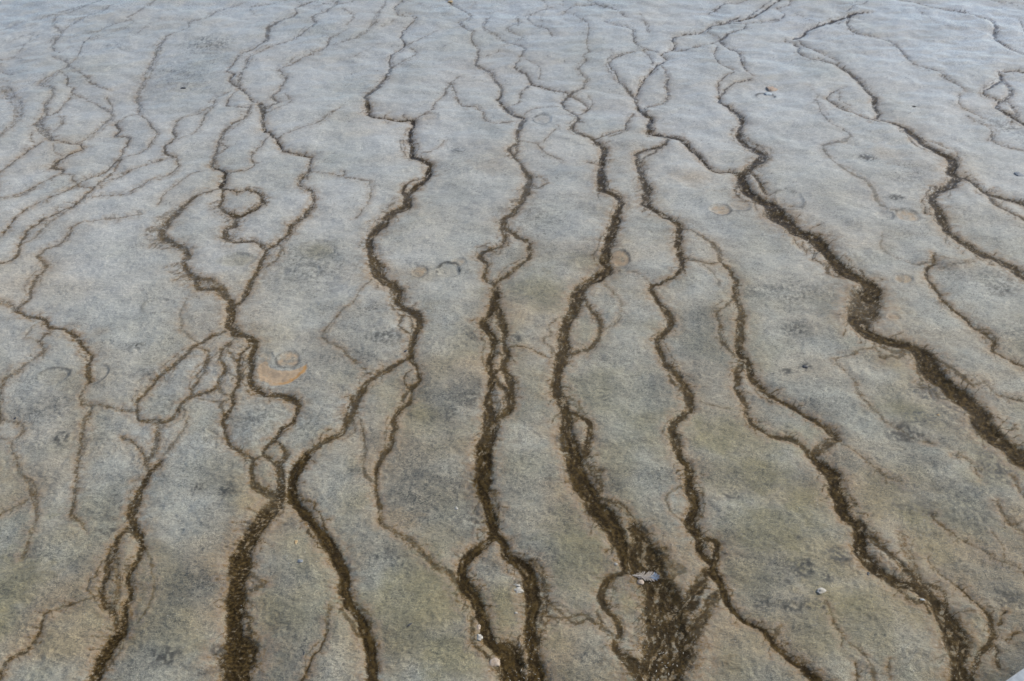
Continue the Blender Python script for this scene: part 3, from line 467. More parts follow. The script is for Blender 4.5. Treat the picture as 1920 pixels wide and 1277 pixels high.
# soft stains of the crust itself: tile x,y, rx, ry, kind, amount
BL = []
def bl(tile, x, y, rx, ry, kind, a):
    BL.append((TO[tile][0] + x / 3, TO[tile][1] + y / 3, rx / 3, ry / 3, kind, a))
for a in [('T22', 350, 100, 260, 160, 'olive', .55), ('T22', 420, 430, 220, 180, 'olive', .6), ('T22', 700, 260, 170, 130, 'olive', .55), ('T22', 380, 680, 180, 150, 'olive', .5), ('T22', 930, 830, 180, 110, 'olive', .3),
          ('T12', 1310, 540, 170, 260, 'olive', .75), ('T12', 470, 800, 230, 220, 'olive', .4), ('T12', 640, 1130, 220, 130, 'olive', .7), ('T12', 400, 1050, 160, 130, 'olive', .35), ('T12', 940, 830, 130, 160, 'olive', .5), ('T12', 1180, 1030, 110, 90, 'olive', .4), ('T12', 1620, 880, 90, 160, 'olive', .35), ('T12', 1000, 60, 160, 90, 'olive', .35),
          ('T21', 300, 1180, 260, 150, 'olive', .6), ('T21', 1300, 1050, 170, 90, 'olive', .4), ('T11', 460, 1080, 180, 120, 'olive', .4), ('T11', 1100, 340, 200, 90, 'olive', .5), ('T11', 1380, 590, 90, 120, 'olive', .4), ('T11', 1600, 1000, 300, 240, 'olive', .25), ('T02', 60, 760, 180, 240, 'olive', .75), ('T02', 1500, 900, 120, 200, 'olive', .25), ('T02', 1750, 820, 150, 250, 'olive', .3), ('T01', 1790, 115, 100, 46, 'olive', .5), ('T01', 1345, 188, 88, 34, 'olive', .5), ('T11', 1380, 185, 120, 50, 'olive', .45), ('T22', 1250, 120, 160, 80, 'olive', .35), ('T22', 1300, 350, 90, 60, 'olive', .4),
          ('T22', 880, 570, 70, 60, 'grey', 1.), ('T22', 680, 645, 85, 55, 'grey', 1.), ('T22', 810, 700, 38, 30, 'grey', 1.), ('T22', 650, 860, 140, 40, 'grey', .8), ('T22', 430, 840, 90, 50, 'grey', .4), ('T22', 290, 235, 45, 20, 'grey', .8), ('T22', 1840, 820, 120, 80, 'grey', .6), ('T22', 1650, 270, 260, 130, 'grey', .5), ('T22', 1820, 60, 150, 150, 'grey', .7),
          ('T21', 1420, 920, 170, 110, 'grey', .75), ('T21', 1260, 1170, 110, 40, 'grey', .9), ('T21', 1420, 1080, 220, 50, 'grey', .7), ('T21', 1650, 1130, 220, 120, 'grey', .5), ('T21', 610, 350, 330, 50, 'grey', .5), ('T21', 640, 570, 110, 50, 'grey', .5), ('T21', 700, 780, 40, 22, 'grey', .9), ('T21', 590, 805, 40, 25, 'grey', .8), ('T21', 1800, 300, 240, 80, 'grey', .5), ('T21', 1850, 590, 160, 50, 'grey', .4), ('T21', 1100, 720, 170, 60, 'grey', .4), ('T21', 880, 700, 130, 40, 'grey', .3),
          ('T02', 930, 1130, 90, 60, 'grey', .85), ('T02', 1285, 205, 55, 45, 'grey', .6), ('T02', 1110, 190, 45, 30, 'grey', .6), ('T02', 1140, 540, 60, 30, 'grey', .4), ('T02', 620, 430, 110, 40, 'grey', .5), ('T02', 600, 300, 200, 90, 'grey', .35), ('T02', 1400, 405, 45, 30, 'grey', .9), ('T02', 1220, 1100, 50, 35, 'grey', 1.), ('T02', 1190, 1220, 90, 50, 'grey', .6), ('T02', 150, 560, 170, 60, 'grey', .4), ('T02', 1100, 730, 130, 90, 'grey', .4),
          ('T01', 345, 1190, 50, 40, 'grey', .9), ('T01', 770, 675, 90, 35, 'grey', .5), ('T01', 850, 840, 130, 70, 'grey', .5), ('T01', 960, 1000, 160, 90, 'grey', .35), ('T01', 1250, 1200, 300, 140, 'grey', .3), ('T01', 1450, 1080, 160, 110, 'grey', .45), ('T01', 1720, 1120, 120, 100, 'grey', .4), ('T01', 1750, 220, 260, 160, 'grey', .4), ('T01', 300, 1000, 220, 100, 'grey', .3), ('T01', 500, 1180, 200, 90, 'grey', .3),
          ('T11', 250, 610, 130, 55, 'grey', .6), ('T11', 200, 450, 160, 50, 'grey', .35), ('T11', 620, 1050, 60, 40, 'grey', .6), ('T11', 720, 930, 130, 100, 'grey', .45), ('T11', 1500, 960, 60, 30, 'grey', .4), ('T11', 1240, 1190, 60, 40, 'grey', .8), ('T11', 720, 610, 110, 60, 'grey', .5), ('T11', 990, 640, 40, 30, 'grey', .6), ('T11', 1000, 360, 140, 70, 'grey', .4), ('T11', 90, 740, 200, 60, 'grey', .3),
          ('T12', 740, 100, 60, 120, 'grey', .5), ('T12', 720, 360, 130, 100, 'grey', .5), ('T12', 500, 200, 220, 160, 'grey', .4), ('T12', 1250, 130, 130, 70, 'grey', .4), ('T12', 260, 560, 140, 90, 'grey', .35), ('T12', 990, 705, 36, 18, 'grey', .9), ('T12', 1400, 1150, 140, 70, 'grey', .5), ('T12', 880, 600, 50, 60, 'grey', .4),
          ('T00', 1160, 250, 160, 60, 'grey', .7), ('T00', 650, 265, 100, 40, 'grey', .4), ('T00', 1000, 420, 300, 130, 'grey', .3), ('T10', 650, 840, 60, 25, 'grey', .5), ('T10', 760, 930, 200, 60, 'grey', .25), ('T10', 1100, 1200, 300, 100, 'grey', .3), ('T20', 1040, 895, 50, 25, 'grey', .8), ('T20', 1200, 1120, 45, 16, 'grey', .8), ('T20', 1210, 1010, 60, 30, 'grey', .4), ('T20', 1830, 720, 140, 90, 'grey', .5), ('T20', 1270, 1020, 140, 130, 'grey', .25),
          ('T22', 300, 1080, 320, 160, 'tan', .5), ('T22', 1150, 860, 330, 160, 'tan', .55), ('T22', 1100, 320, 300, 140, 'tan', .5), ('T22', 1500, 500, 300, 120, 'tan', .45), ('T22', 1880, 330, 110, 90, 'tan', .5), ('T02', 330, 800, 280, 140, 'tan', .6), ('T02', 560, 680, 160, 140, 'tan', .4), ('T02', 1230, 640, 80, 50, 'tan', .9), ('T02', 1400, 280, 80, 60, 'tan', .7), ('T02', 1150, 900, 150, 110, 'tan', .45), ('T02', 350, 1090, 200, 110, 'tan', .5),
          ('T12', 310, 370, 110, 60, 'tan', .9), ('T12', 900, 900, 120, 200, 'tan', .4), ('T12', 1200, 1130, 140, 90, 'tan', .5), ('T12', 40, 1100, 130, 200, 'tan', .35), ('T11', 1050, 450, 250, 150, 'tan', .4), ('T11', 700, 700, 220, 200, 'tan', .35), ('T21', 200, 200, 120, 60, 'tan', .5), ('T21', 1180, 760, 100, 40, 'tan', .6), ('T21', 1700, 830, 160, 60, 'tan', .3), ('T10', 850, 930, 110, 40, 'tan', .4), ('T20', 60, 1000, 120, 60, 'tan', .5), ('T20', 1130, 860, 90, 60, 'tan', .4), ('T01', 100, 250, 200, 160, 'tan', .2), ('T01', 570, 590, 50, 30, 'tan', .4),
          ('T00', 300, 60, 420, 110, 'wet', 1.), ('T00', 900, 30, 500, 50, 'wet', .6), ('T10', 780, 40, 330, 100, 'wet', 1.), ('T10', 1000, 240, 130, 50, 'wet', .7), ('T10', 1500, 40, 160, 50, 'wet', .7), ('T20', 1600, 120, 500, 160, 'wet', .55), ('T20', 170, 85, 100, 25, 'wet', .7), ('T00', 60, 560, 110, 160, 'wet', .6), ('T20', 1750, 330, 300, 140, 'wet', .4)]:
    bl(*a)

# ------------------------------------------------------------------ the flat as a fine survey grid on level ground
PU = np.arange(-330, 2251, 2.15); PV = np.arange(-210, 1431, 1.75)
NU, NV = len(PU), len(PV)
rng = np.random.RandomState(5)
gu, gv = np.meshgrid(PU, PV)
gu = gu + (rng.rand(NV, NU) - .5) * 1.2
gv = gv + (rng.rand(NV, NU) - .5) * 1.0
X, Y = ground(gu, gv)
MP = mpp(gv)
X = X.astype(np.float32); Y = Y.astype(np.float32)

n1 = fbm(X / .060, Y / .060, 3, 1); n2 = fbm(X / .060, Y / .060, 3, 5)
nw1 = fbm(X / .017, Y / .017, 2, 8); nw2 = fbm(X / .017, Y / .017, 2, 14)
WX = X + (.0085 + 1.4 * MP) * n1 + (.0028 + .7 * MP) * nw1; WY = Y + (.0085 + 2.2 * MP) * n2 + (.0028 + 1.0 * MP) * nw2
T = np.full((NV, NU), 99., np.float32); ID = np.full((NV, NU), -1, np.int32)
ST = np.zeros((NV, NU), np.float32); HO = np.zeros((NV, NU), np.float32); HW = np.full((NV, NU), .01, np.float32)
BROAD = np.zeros((NV, NU), np.float32); DEP = np.zeros((NV, NU), np.float32); LAT = np.zeros((NV, NU), np.float32); ALO = np.zeros((NV, NU), np.float32); HALO = np.zeros((NV, NU), np.float32); RIM = np.zeros((NV, NU), np.float32)

def catmull(P, step=9.0):
    P = np.array(P, float); n = len(P); out = []
    for i in range(n - 1):
        p0, p1, p2, p3 = P[max(i - 1, 0)], P[i], P[i + 1], P[min(i + 2, n - 1)]
        m = max(1, int(np.hypot(*(p2 - p1)[:2]) / step))
        for k in range(m):
            t = k / m
            q = .5 * (2 * p1 + (p2 - p0) * t + (2 * p0 - 5 * p1 + 4 * p2 - p3) * t * t + (3 * p1 - p0 - 3 * p2 + p3) * t ** 3)
            q[2] = p1[2] + (p2[2] - p1[2]) * t
            out.append(q)
    out.append(P[-1]); return np.array(out)
def extend(P):
    """carry a channel on past the surveyed area so that it does not stop there"""
    P = [tuple(p) for p in P]
    r = random.Random(int(P[0][0] * 7 + P[-1][1]))
    for rev in (False, True):
        if rev: P = P[::-1]
        x, y, w = P[-1]
        if x < 4 or x > 1914 or y < 5 or y > 1268:
            a = P[-2]; d = np.array([x - a[0], y - a[1]]); d = d / (np.hypot(*d) + 1e-6)
            for k in range(7):
                an = r.uniform(-.5, .5); c, s_ = math.cos(an), math.sin(an)
                dd = np.array([c * d[0] - s_ * d[1], s_ * d[0] + c * d[1]])
                x += dd[0] * 45; y += dd[1] * 45
                P.append((x, y, w))
        if rev: P = P[::-1]
    return P
# companion threads that leave a channel and rejoin it, and short side hairs off its banks
def companions():
    q = random.Random(77); out = []
    for key, s, hole, P in list(S):
        if len(P) < 3 or s < .22: continue
        n = len(P); my = sum(p[1] for p in P) / n; mw = sum(p[2] for p in P) / n
        plen = sum(math.hypot(P[i + 1][0] - P[i][0], P[i + 1][1] - P[i][1]) for i in range(n - 1))
        if plen < 25: continue
        C = catmull(P, 7.0)
        # braids
        for _ in range(int(plen / (70 if my < 420 else 110 if my < 800 else 150) + q.random())):
            m = int(q.uniform(5, 16))
            if len(C) <= m + 2: continue
            i0 = q.randrange(0, len(C) - m); sd = q.choice((-1, 1)); off = (mw * q.uniform(.5, 1.1) + q.uniform(1.5, 7) * (.5 + my / 900)); T_ = []
            for k in range(m + 1):
                a = C[i0 + k]; b = C[min(i0 + k + 1, len(C) - 1)]; d = b[:2] - a[:2]; l_ = math.hypot(*d) + 1e-6
                w_ = off * math.sin(math.pi * k / m) ** .8 * sd * q.uniform(.75, 1.25)
                T_.append((a[0] - d[1] / l_ * w_, a[1] + d[0] / l_ * w_ * .7, max(1.7, mw * q.uniform(.12, .3))))
            out.append((key, s * q.uniform(.35, .75), .5, T_))
        # hairs
        if s < .45: continue
        for _ in range(int(plen / (10 if my > 300 else 18) * q.uniform(.5, 1.2))):
            i0 = q.randrange(0, len(C) - 1); a, b = C[i0], C[i0 + 1]; d = b[:2] - a[:2]; l_ = math.hypot(*d) + 1e-6
            d = d / l_; sd = q.choice((-1, 1)); nx, ny = -d[1] * sd, d[0] * sd
            ln = (a[2] * q.uniform(.25, .7) + q.uniform(2, 7) * (.4 + my / 900)); st0 = a[2] * .4; sk = q.uniform(-.2, .9)
            if d[1] < 0: sk = -sk
            x, y = a[0] + nx * st0, a[1] + ny * st0
            out.append((key, s * q.uniform(.3, .7), .3, [(x, y, 2.0), (x + (nx + d[0] * sk) * ln * .5, y + (ny + d[1] * sk) * ln * .5 * .8, 1.7), (x + (nx + d[0] * sk * 1.4) * ln, y + (ny + d[1] * sk * 1.4) * ln * .8, 1.2)]))
    return out
n_main = len(S)
S += companions()
keys = list(L)
assert all(k in keys for k, *_ in S), [k for k, *_ in S if k not in keys]
for si, (key, s, hole, P) in enumerate(S):
    kid = keys.index(key)
    Q = catmull(extend(P)) if si < n_main else np.array(P)
    r_ = random.Random(int(P[0][0] * 3 + P[0][1]))
    wob = 1 if si >= n_main else 1 + .22 * np.sin(np.arange(len(Q)) * .55 + r_.random() * 6) * np.sin(np.arange(len(Q)) * .23 + r_.random() * 6)
    gx, gy = ground(Q[:, 0], Q[:, 1]); hw = np.maximum(Q[:, 2] * wob, 2.5 if si < n_main else 1.5) * .5 * mpp(Q[:, 1])
    arc = np.concatenate([[0], np.cumsum(np.hypot(np.diff(gx), np.diff(gy)))]) + 3.7 * si
    for i in range(len(Q) - 1):
        a, b = Q[i], Q[i + 1]
        pad = min(130, max(a[2], b[2]) * 2.4 + (40 if si < n_main else 9))
        i0 = int((min(a[0], b[0]) - pad - PU[0]) / 2.15); i1 = int((max(a[0], b[0]) + pad - PU[0]) / 2.15) + 2
        j0 = int((min(a[1], b[1]) - pad * .8 - PV[0]) / 1.75); j1 = int((max(a[1], b[1]) + pad * .8 - PV[0]) / 1.75) + 2
        i0, j0 = max(i0, 0), max(j0, 0); i1, j1 = min(i1, NU), min(j1, NV)
        if i1 <= i0 or j1 <= j0: continue
        sl = (slice(j0, j1), slice(i0, i1))
        ax, ay = gx[i], gy[i]; bx, by = gx[i + 1] - ax, gy[i + 1] - ay
        px, py = WX[sl] - ax, WY[sl] - ay
        t = np.clip((px * bx + py * by) / (bx * bx + by * by + 1e-12), 0, 1)
        d = np.hypot(px - t * bx, py - t * by)
        h = hw[i] + (hw[i + 1] - hw[i]) * t
        q = d / h
        m = q < T[sl]
        LAT[sl] = np.where(m, d * np.sign(px * by - py * bx), LAT[sl]); ALO[sl] = np.where(m, arc[i] + t * math.hypot(bx, by), ALO[sl])
        T[sl] = np.where(m, q, T[sl]); ID[sl] = np.where(m, kid, ID[sl])
        # strength: the strongest strand that covers the point rules the colour
        cov = sstep(1.5, .8, q)
        DEP[sl] = np.maximum(DEP[sl], np.clip(.20 * h - .0004, .0006, .011) * min(1, s * s + .1) * sstep(1.30, .45, q))
        ST[sl] = np.maximum(ST[sl], s * cov); HO[sl] = np.where(m, hole, HO[sl]); HW[sl] = np.where(m, h, HW[sl])
        e = np.maximum(d - h, 0)
        edge = sstep(pad * mpp(a[1]), .5 * pad * mpp(a[1]), e)
        HALO[sl] = np.maximum(HALO[sl], s * np.exp(-e / (.009 + .50 * h)) * edge)
        BROAD[sl] = np.maximum(BROAD[sl], s * np.exp(-e / (.035 + 1.1 * h)) * edge)
        RIM[sl] = np.maximum(RIM[sl], min(s + .2, 1) * np.exp(-((e - .45 * h - .006) / (.005 + .35 * h)) ** 2) * edge)

# ragged edges, sideways bristles
ne = fbm(X / .022, Y / .022, 3, 21)
streak = perlin(X / .060 + .5 * perlin(X / .3, Y / .3, 40), Y / .0085 + X / .05, 31) * sstep(-.1, .5, perlin(X / .35, Y / .22, 33) + .1)
edgew = .010 / (HW + .004)
nspk = fbm(X / .014, Y / .016, 2, 79)
Tn = T * (1 + .42 * ne) - .12 * ne + .80 * nspk * np.clip(.012 / (HW + .002), .3, 1.0) - np.clip(streak, 0, 1) * np.clip(edgew, .2, 1.2) * 1.5
core = sstep(1.22, .84, Tn); soft = sstep(1.55, .62, Tn)
bed = sstep(1.30, .55, T * (1 + .2 * ne))
# gaps in the mat where crust shows through
fil = fbm(ALO / (.15 + 6 * MP), (LAT + .012 * perlin(ALO / .09, LAT / .05, 47)) / (.0095 + 1.2 * MP), 3, 45, .6)
hn = .50 * fbm(X / .028, Y / .040, 3, 51) + 1.0 * fil; hn2 = fbm(X / .009, Y / .010, 2, 61)
edge_open = np.clip(T, 0, 1.2) * .5
gap = sstep(.80 - HO * .60 - edge_open * .16, 1.14 - HO * .60, .5 + .66 * hn + .16 * hn2)
lip = np.exp(-((Tn - .85) / .22) ** 2)
mat = soft * (1 - .85 * gap * (1 - .6 * lip)) * (1 - .5 * np.clip(HO - .3, 0, .4) * (1 - lip) / .4 * sstep(.9, .5, ST))
del n1, n2, WX, WY

IMD = np.zeros((NV, NU), np.float32); TAN = np.zeros_like(IMD); ORG = np.zeros_like(IMD); RING = np.zeros_like(IMD); IMID = np.full((NV, NU), -1, np.int32)
GREY = np.zeros_like(IMD); OLV = np.zeros_like(IMD); WET = np.zeros_like(IMD)
def window(cx, cy, rx, ry, f):
    i0 = max(int((cx - rx * f - PU[0]) / 2.15), 0); i1 = min(int((cx + rx * f - PU[0]) / 2.15) + 2, NU)
    j0 = max(int((cy - ry * f - PV[0]) / 1.75), 0); j1 = min(int((cy + ry * f - PV[0]) / 1.75) + 2, NV)
    return (slice(j0, j1), slice(i0, i1))
nb = fbm(X / .09, Y / .09, 3, 71); nb2 = fbm(X / .035, Y / .03, 3, 75)
for k, (cx, cy, rx, ry, tan, org, ring, lab) in enumerate(IM):
    sl = window(cx, cy, rx, ry, 1.9)
    x0, y0 = ground(cx, cy); ax = rx * float(mpp(cy)); ay = abs(float(ground(cx, cy - ry)[1] - ground(cx, cy + ry)[1])) / 2
    u, v = (X[sl] - x0) / ax, (Y[sl] - y0) / ay
    r = np.hypot(u, v) * (1 + .22 * nb[sl] + .10 * nb2[sl])
    crescent = lab.startswith('bright orange')
    if crescent:
        cut = np.hypot((u - .12) / .85, (v - .72) / .74) * (1 + .1 * nb2[sl])
        inside = sstep(1.02, .92, r) * sstep(.95, 1.05, cut)
        TAN[sl] = np.maximum(TAN[sl], inside * .8)
        ORG[sl] = np.maximum(ORG[sl], inside * np.clip(.36 + sstep(.62, .98, r) * (.45 + .45 * u) + .35 * nspk[sl], 0, 1))
    else:
        inside = sstep(1.04, .92, r)
        TAN[sl] = np.maximum(TAN[sl], sstep(1.15, .5, r) * tan * (.8 + .5 * nb2[sl]))
        ORG[sl] = np.maximum(ORG[sl], sstep(.6, .1, np.hypot(u - .25, v + .1)) * org * np.clip(.6 + 1.2 * nspk[sl], 0, 1))
        ORG[sl] = np.maximum(ORG[sl], .40 * max(tan - .3, 0) * sstep(1.2, .75, r) * np.clip(.9 + 1.6 * nb2[sl] + .8 * nspk[sl], .1, 1.6))
        RING[sl] = np.maximum(RING[sl], ring * np.exp(-((r - 1) / .13) ** 2) * np.clip(.55 + 1.5 * nb2[sl] + .8 * nspk[sl] + .6 * np.sin(np.arctan2(v, u) * 1.0 + k * 2.1), 0, 1))
    IMD[sl] = np.maximum(IMD[sl], sstep(1.1, .75, r) * (.5 + .5 * max(ring, .4)))
    IMID[sl] = np.where((inside > .5) & (IMID[sl] < 0), k, IMID[sl])
for cx, cy, rx, ry, kind, a in BL:
    sl = window(cx, cy, rx, ry, 2.0)
    x0, y0 = ground(cx, cy); ax = rx * float(mpp(cy)); ay = abs(float(ground(cx, cy - ry)[1] - ground(cx, cy + ry)[1])) / 2
    r = np.hypot((X[sl] - x0) / ax, (Y[sl] - y0) / ay) * (1 + .6 * nb[sl] + .55 * nb2[sl])
    f = sstep(1.45, .15, r) * a
    if kind == 'grey': f = np.clip(1.5 * f * np.clip(.55 + 1.3 * nb2[sl] + 1.5 * nspk[sl], 0, 1.3), 0, 1)
    A = {'grey': GREY, 'olive': OLV, 'tan': TAN, 'wet': WET}[kind]
    A[sl] = np.maximum(A[sl], f)

CHAR = np.zeros_like(IMD)
for cx, cy, rx, ry, a in [(1575, 1045, 17, 14, 1.), (1513, 1062, 11, 8, 1.2), (1501, 1073, 16, 9, .8), (1551, 1083, 9, 9, 1.3), (1477, 1089, 7, 6, .8), (1437, 1130, 9, 11, .8), (1490, 1140, 24, 6, .9), (1530, 1137, 14, 6, .7), (1497, 1008, 12, 4, .7), (1462, 1014, 5, 4, .7),
                          (467, 986, 12, 8, 1.), (407, 1218, 13, 9, 1.1), (397, 1258, 20, 10, .6), (312, 1228, 22, 14, .8), (428, 920, 12, 10, .7), (370, 914, 9, 7, .7), (1700, 817, 26, 8, 1.), (1754, 734, 34, 16, .8), (1800, 770, 30, 12, .7), (1690, 800, 16, 8, .8), (1835, 800, 20, 12, .7), (1510, 686, 10, 6, .9), (1476, 694, 9, 6, .8),
                          (1627, 298, 14, 6, 1.), (1681, 374, 12, 4, 1.), (1053, 823, 12, 10, 1.), (880, 745, 30, 12, .5), (115, 823, 12, 9, 1.), (257, 650, 10, 6, .7), (895, 960, 12, 30, .7), (884, 905, 10, 20, .8), (897, 972, 14, 9, .9), (847, 777, 9, 8, .7), (970, 636, 7, 6, .9), (720, 630, 30, 8, .5), (1487, 560, 30, 6, .5), (1490, 615, 14, 7, .6), (1372, 929, 12, 5, .9), (1362, 1017, 8, 5, .6), (1893, 1122, 22, 16, .8), (1700, 950, 40, 14, .5), (1860, 880, 30, 20, .7), (1104, 899, 22, 10, .7), (1110, 960, 20, 7, .6), (1420, 1135, 8, 20, .5), (206, 993, 20, 6, .6), (1740, 955, 16, 8, .7), (540, 985, 12, 8, .5), (860, 280, 12, 4, .6), (970, 1090, 10, 5, .9), (1880, 545, 26, 8, .6), (1790, 495, 24, 6, .5), (1380, 990, 5, 4, .8), (600, 1010, 16, 8, .4)]:
    sl = window(cx, cy, rx, ry, 2.4); x0, y0 = ground(cx, cy); ax = rx * float(mpp(cy)); ay = abs(float(ground(cx, cy - ry)[1] - ground(cx, cy + ry)[1])) / 2
    r = np.hypot((X[sl] - x0) / ax, (Y[sl] - y0) / ay) * (1 + .5 * nb2[sl])
    CHAR[sl] = np.maximum(CHAR[sl], np.clip(1.35 * a * sstep(1.9, .1, r) * (.55 + 1.6 * nspk[sl] + .7 * nb2[sl]), 0, .92))
# scattered dark flecks
fl_ = fbm(X / .010, Y / .012, 2, 181); CHAR = np.maximum(CHAR, .7 * sstep(.50, .62, fl_) * sstep(.05, .35, perlin(X / .3, Y / .3, 187)))
# broad variation: smoky sideways drifts, warm crust on the near side of the flat
drift = fbm(X / .42 + .7 * perlin(X / .5, Y / .5, 90), Y / .20 + .6 * perlin(X / .4, Y / .4, 92), 4, 91)
drift2 = fbm(X / .16, Y / .08 + X / .5, 3, 95)
cell = fbm(X / .35, Y / .5, 4, 101)
YL = Y + .8 * sstep(.1, -1.3, X) * sstep(1.0, 1.8, Y)          # the far lightening reaches further on the left
near = sstep(4.7, 1.3, YL)
GREY = np.clip(GREY * 1.0 + (.08 + .30 * near) * sstep(-.02, .42, drift) + (.05 + .20 * near) * sstep(-.02, .45, drift2) + (.15 + .30 * near) * sstep(.0, .45, cell) + .16 * near, 0, 1)
OLV = np.clip(OLV * 1.0 + .25 * near + .45 * near * sstep(-.1, .35, fbm(X / .3, Y / .3, 3, 111)), 0, 1)
TAN = np.clip(TAN + .55 * near * sstep(-.25, .35, fbm(X / .4, Y / .28, 3, 121)) + .22 * sstep(-.1, .4, fbm(X / .8, Y / .4, 3, 125)) + .75 * BROAD * np.clip((.0040 - MP) / .0016, .15, 1) * np.clip(.5 + 1.2 * nb + .6 * nb2, 0, 1), 0, 1)
WET = np.clip(.85 * sstep(2.4, 5.4, Y) * np.clip(.8 + .8 * fbm(X / .6, Y / .5, 3, 135), 0, 1) + WET * np.clip(.55 + .9 * fbm(X / .5, Y / .16, 3, 131), 0, 1), 0, 1)
GREY = np.clip(GREY + .5 * sstep(.25, .6, streak) * sstep(.02, .3, HALO), 0, 1)

PALE = sstep(1.25, 4.3, YL) * np.clip(.85 + .7 * fbm(X / .5, Y / .6, 3, 137), 0, 1)  # pale far crust, with sky sheen brightness put into its colour
BROWN = np.clip(mat, 0, 1)
stn = np.clip(.60 + .8 * nb2 + .5 * streak + .5 * nspk, 0, 1.3)
STAIN = np.clip((HALO + .25 * BROAD * np.clip(HO * 2, 0, 1.3)) * stn * 1.6, 0, 1)
FARF = np.clip((.0038 - MP) / .0014, .08, 1)
STAIN = STAIN * (.45 + .55 * FARF)
RIMC = FARF * np.clip(RIM * np.clip(.55 + 1.2 * nb2 + .8 * nspk, 0, 1), 0, 1) * (1 - core)

# relief in metres
Z = .020 * fbm(X / 1.1, Y / 1.1, 3, 141) + .0130 * fbm(X / .20, Y / .13, 3, 151) - .010 * BROAD * BROAD
terr = fbm(X / .045, Y / .028, 3, 161)
Z = Z + (.0018 + .0024 * sstep(-.2, .4, nb)) * (1 - .65 * sstep(1.6, 4.5, Y)) * (1 - np.abs(terr) * 2) + .0010 * fbm(X / .012, Y / .010, 2, 171)
Z = Z - DEP * (1 + .25 * ne) + core * ST * np.clip(HW * 12, .1, 1) * (.0016 * hn2 + .0016 * hn)
Z = Z + RIM * .0012 * np.clip(.5 + 1.2 * nb2 + .6 * nspk, 0, 1.4)
Z = Z - .006 * IMD + .0018 * RING - .0016 * sstep(.2, .9, RING)
# sink the rim of the survey below the outer flat
ei = np.minimum(np.arange(NU), np.arange(NU)[::-1]); ej = np.minimum(np.arange(NV), np.arange(NV)[::-1])
fall = np.minimum(sstep(0, 26, ei)[None, :], sstep(0, 26, ej)[:, None])
Z = Z * fall - .055 * (1 - fall)
Z = Z.astype(np.float32)

# ------------------------------------------------------------------ materials
def node(nt, t, **kw):
    n = nt.nodes.new(t)
    for k, v in kw.items():
        if hasattr(n, k): setattr(n, k, v)
        else: n.inputs[k].default_value = v
    return n
def new_mat(name):
    m = bpy.data.materials.new(name); m.use_nodes = True
    nt = m.node_tree; nt.nodes.clear()
    out = nt.nodes.new('ShaderNodeOutputMaterial'); b = nt.nodes.new('ShaderNodeBsdfPrincipled')
    nt.links.new(b.outputs[0], out.inputs[0])
    return m, nt, b
def mixc(nt, fac, a, b, mode='MIX'):
    n = nt.nodes.new('ShaderNodeMix'); n.data_type = 'RGBA'; n.blend_type = mode
    for sock, v in ((0, fac), (6, a), (7, b)):
        if isinstance(v, bpy.types.NodeSocket): nt.links.new(v, n.inputs[sock])
        elif isinstance(v, (int, float)): n.inputs[sock].default_value = v
        else: n.inputs[sock].default_value = (*v, 1)
    return n.outputs[2]
def mth(nt, op, a, b=None, c=None, clamp=False):
    n = nt.nodes.new('ShaderNodeMath'); n.operation = op; n.use_clamp = clamp
    for i, v in enumerate((a, b, c)):
        if v is None: continue
        if isinstance(v, bpy.types.NodeSocket): nt.links.new(v, n.inputs[i])
        else: n.inputs[i].default_value = v
    return n.outputs[0]
def ramp(nt, v, lo, hi, a=0., b=1.):
    n = nt.nodes.new('ShaderNodeMapRange'); n.interpolation_type = 'SMOOTHSTEP'
    nt.links.new(v, n.inputs[0])
    for i, q in enumerate((lo, hi, a, b)): n.inputs[1 + i].default_value = q
    return n.outputs[0]

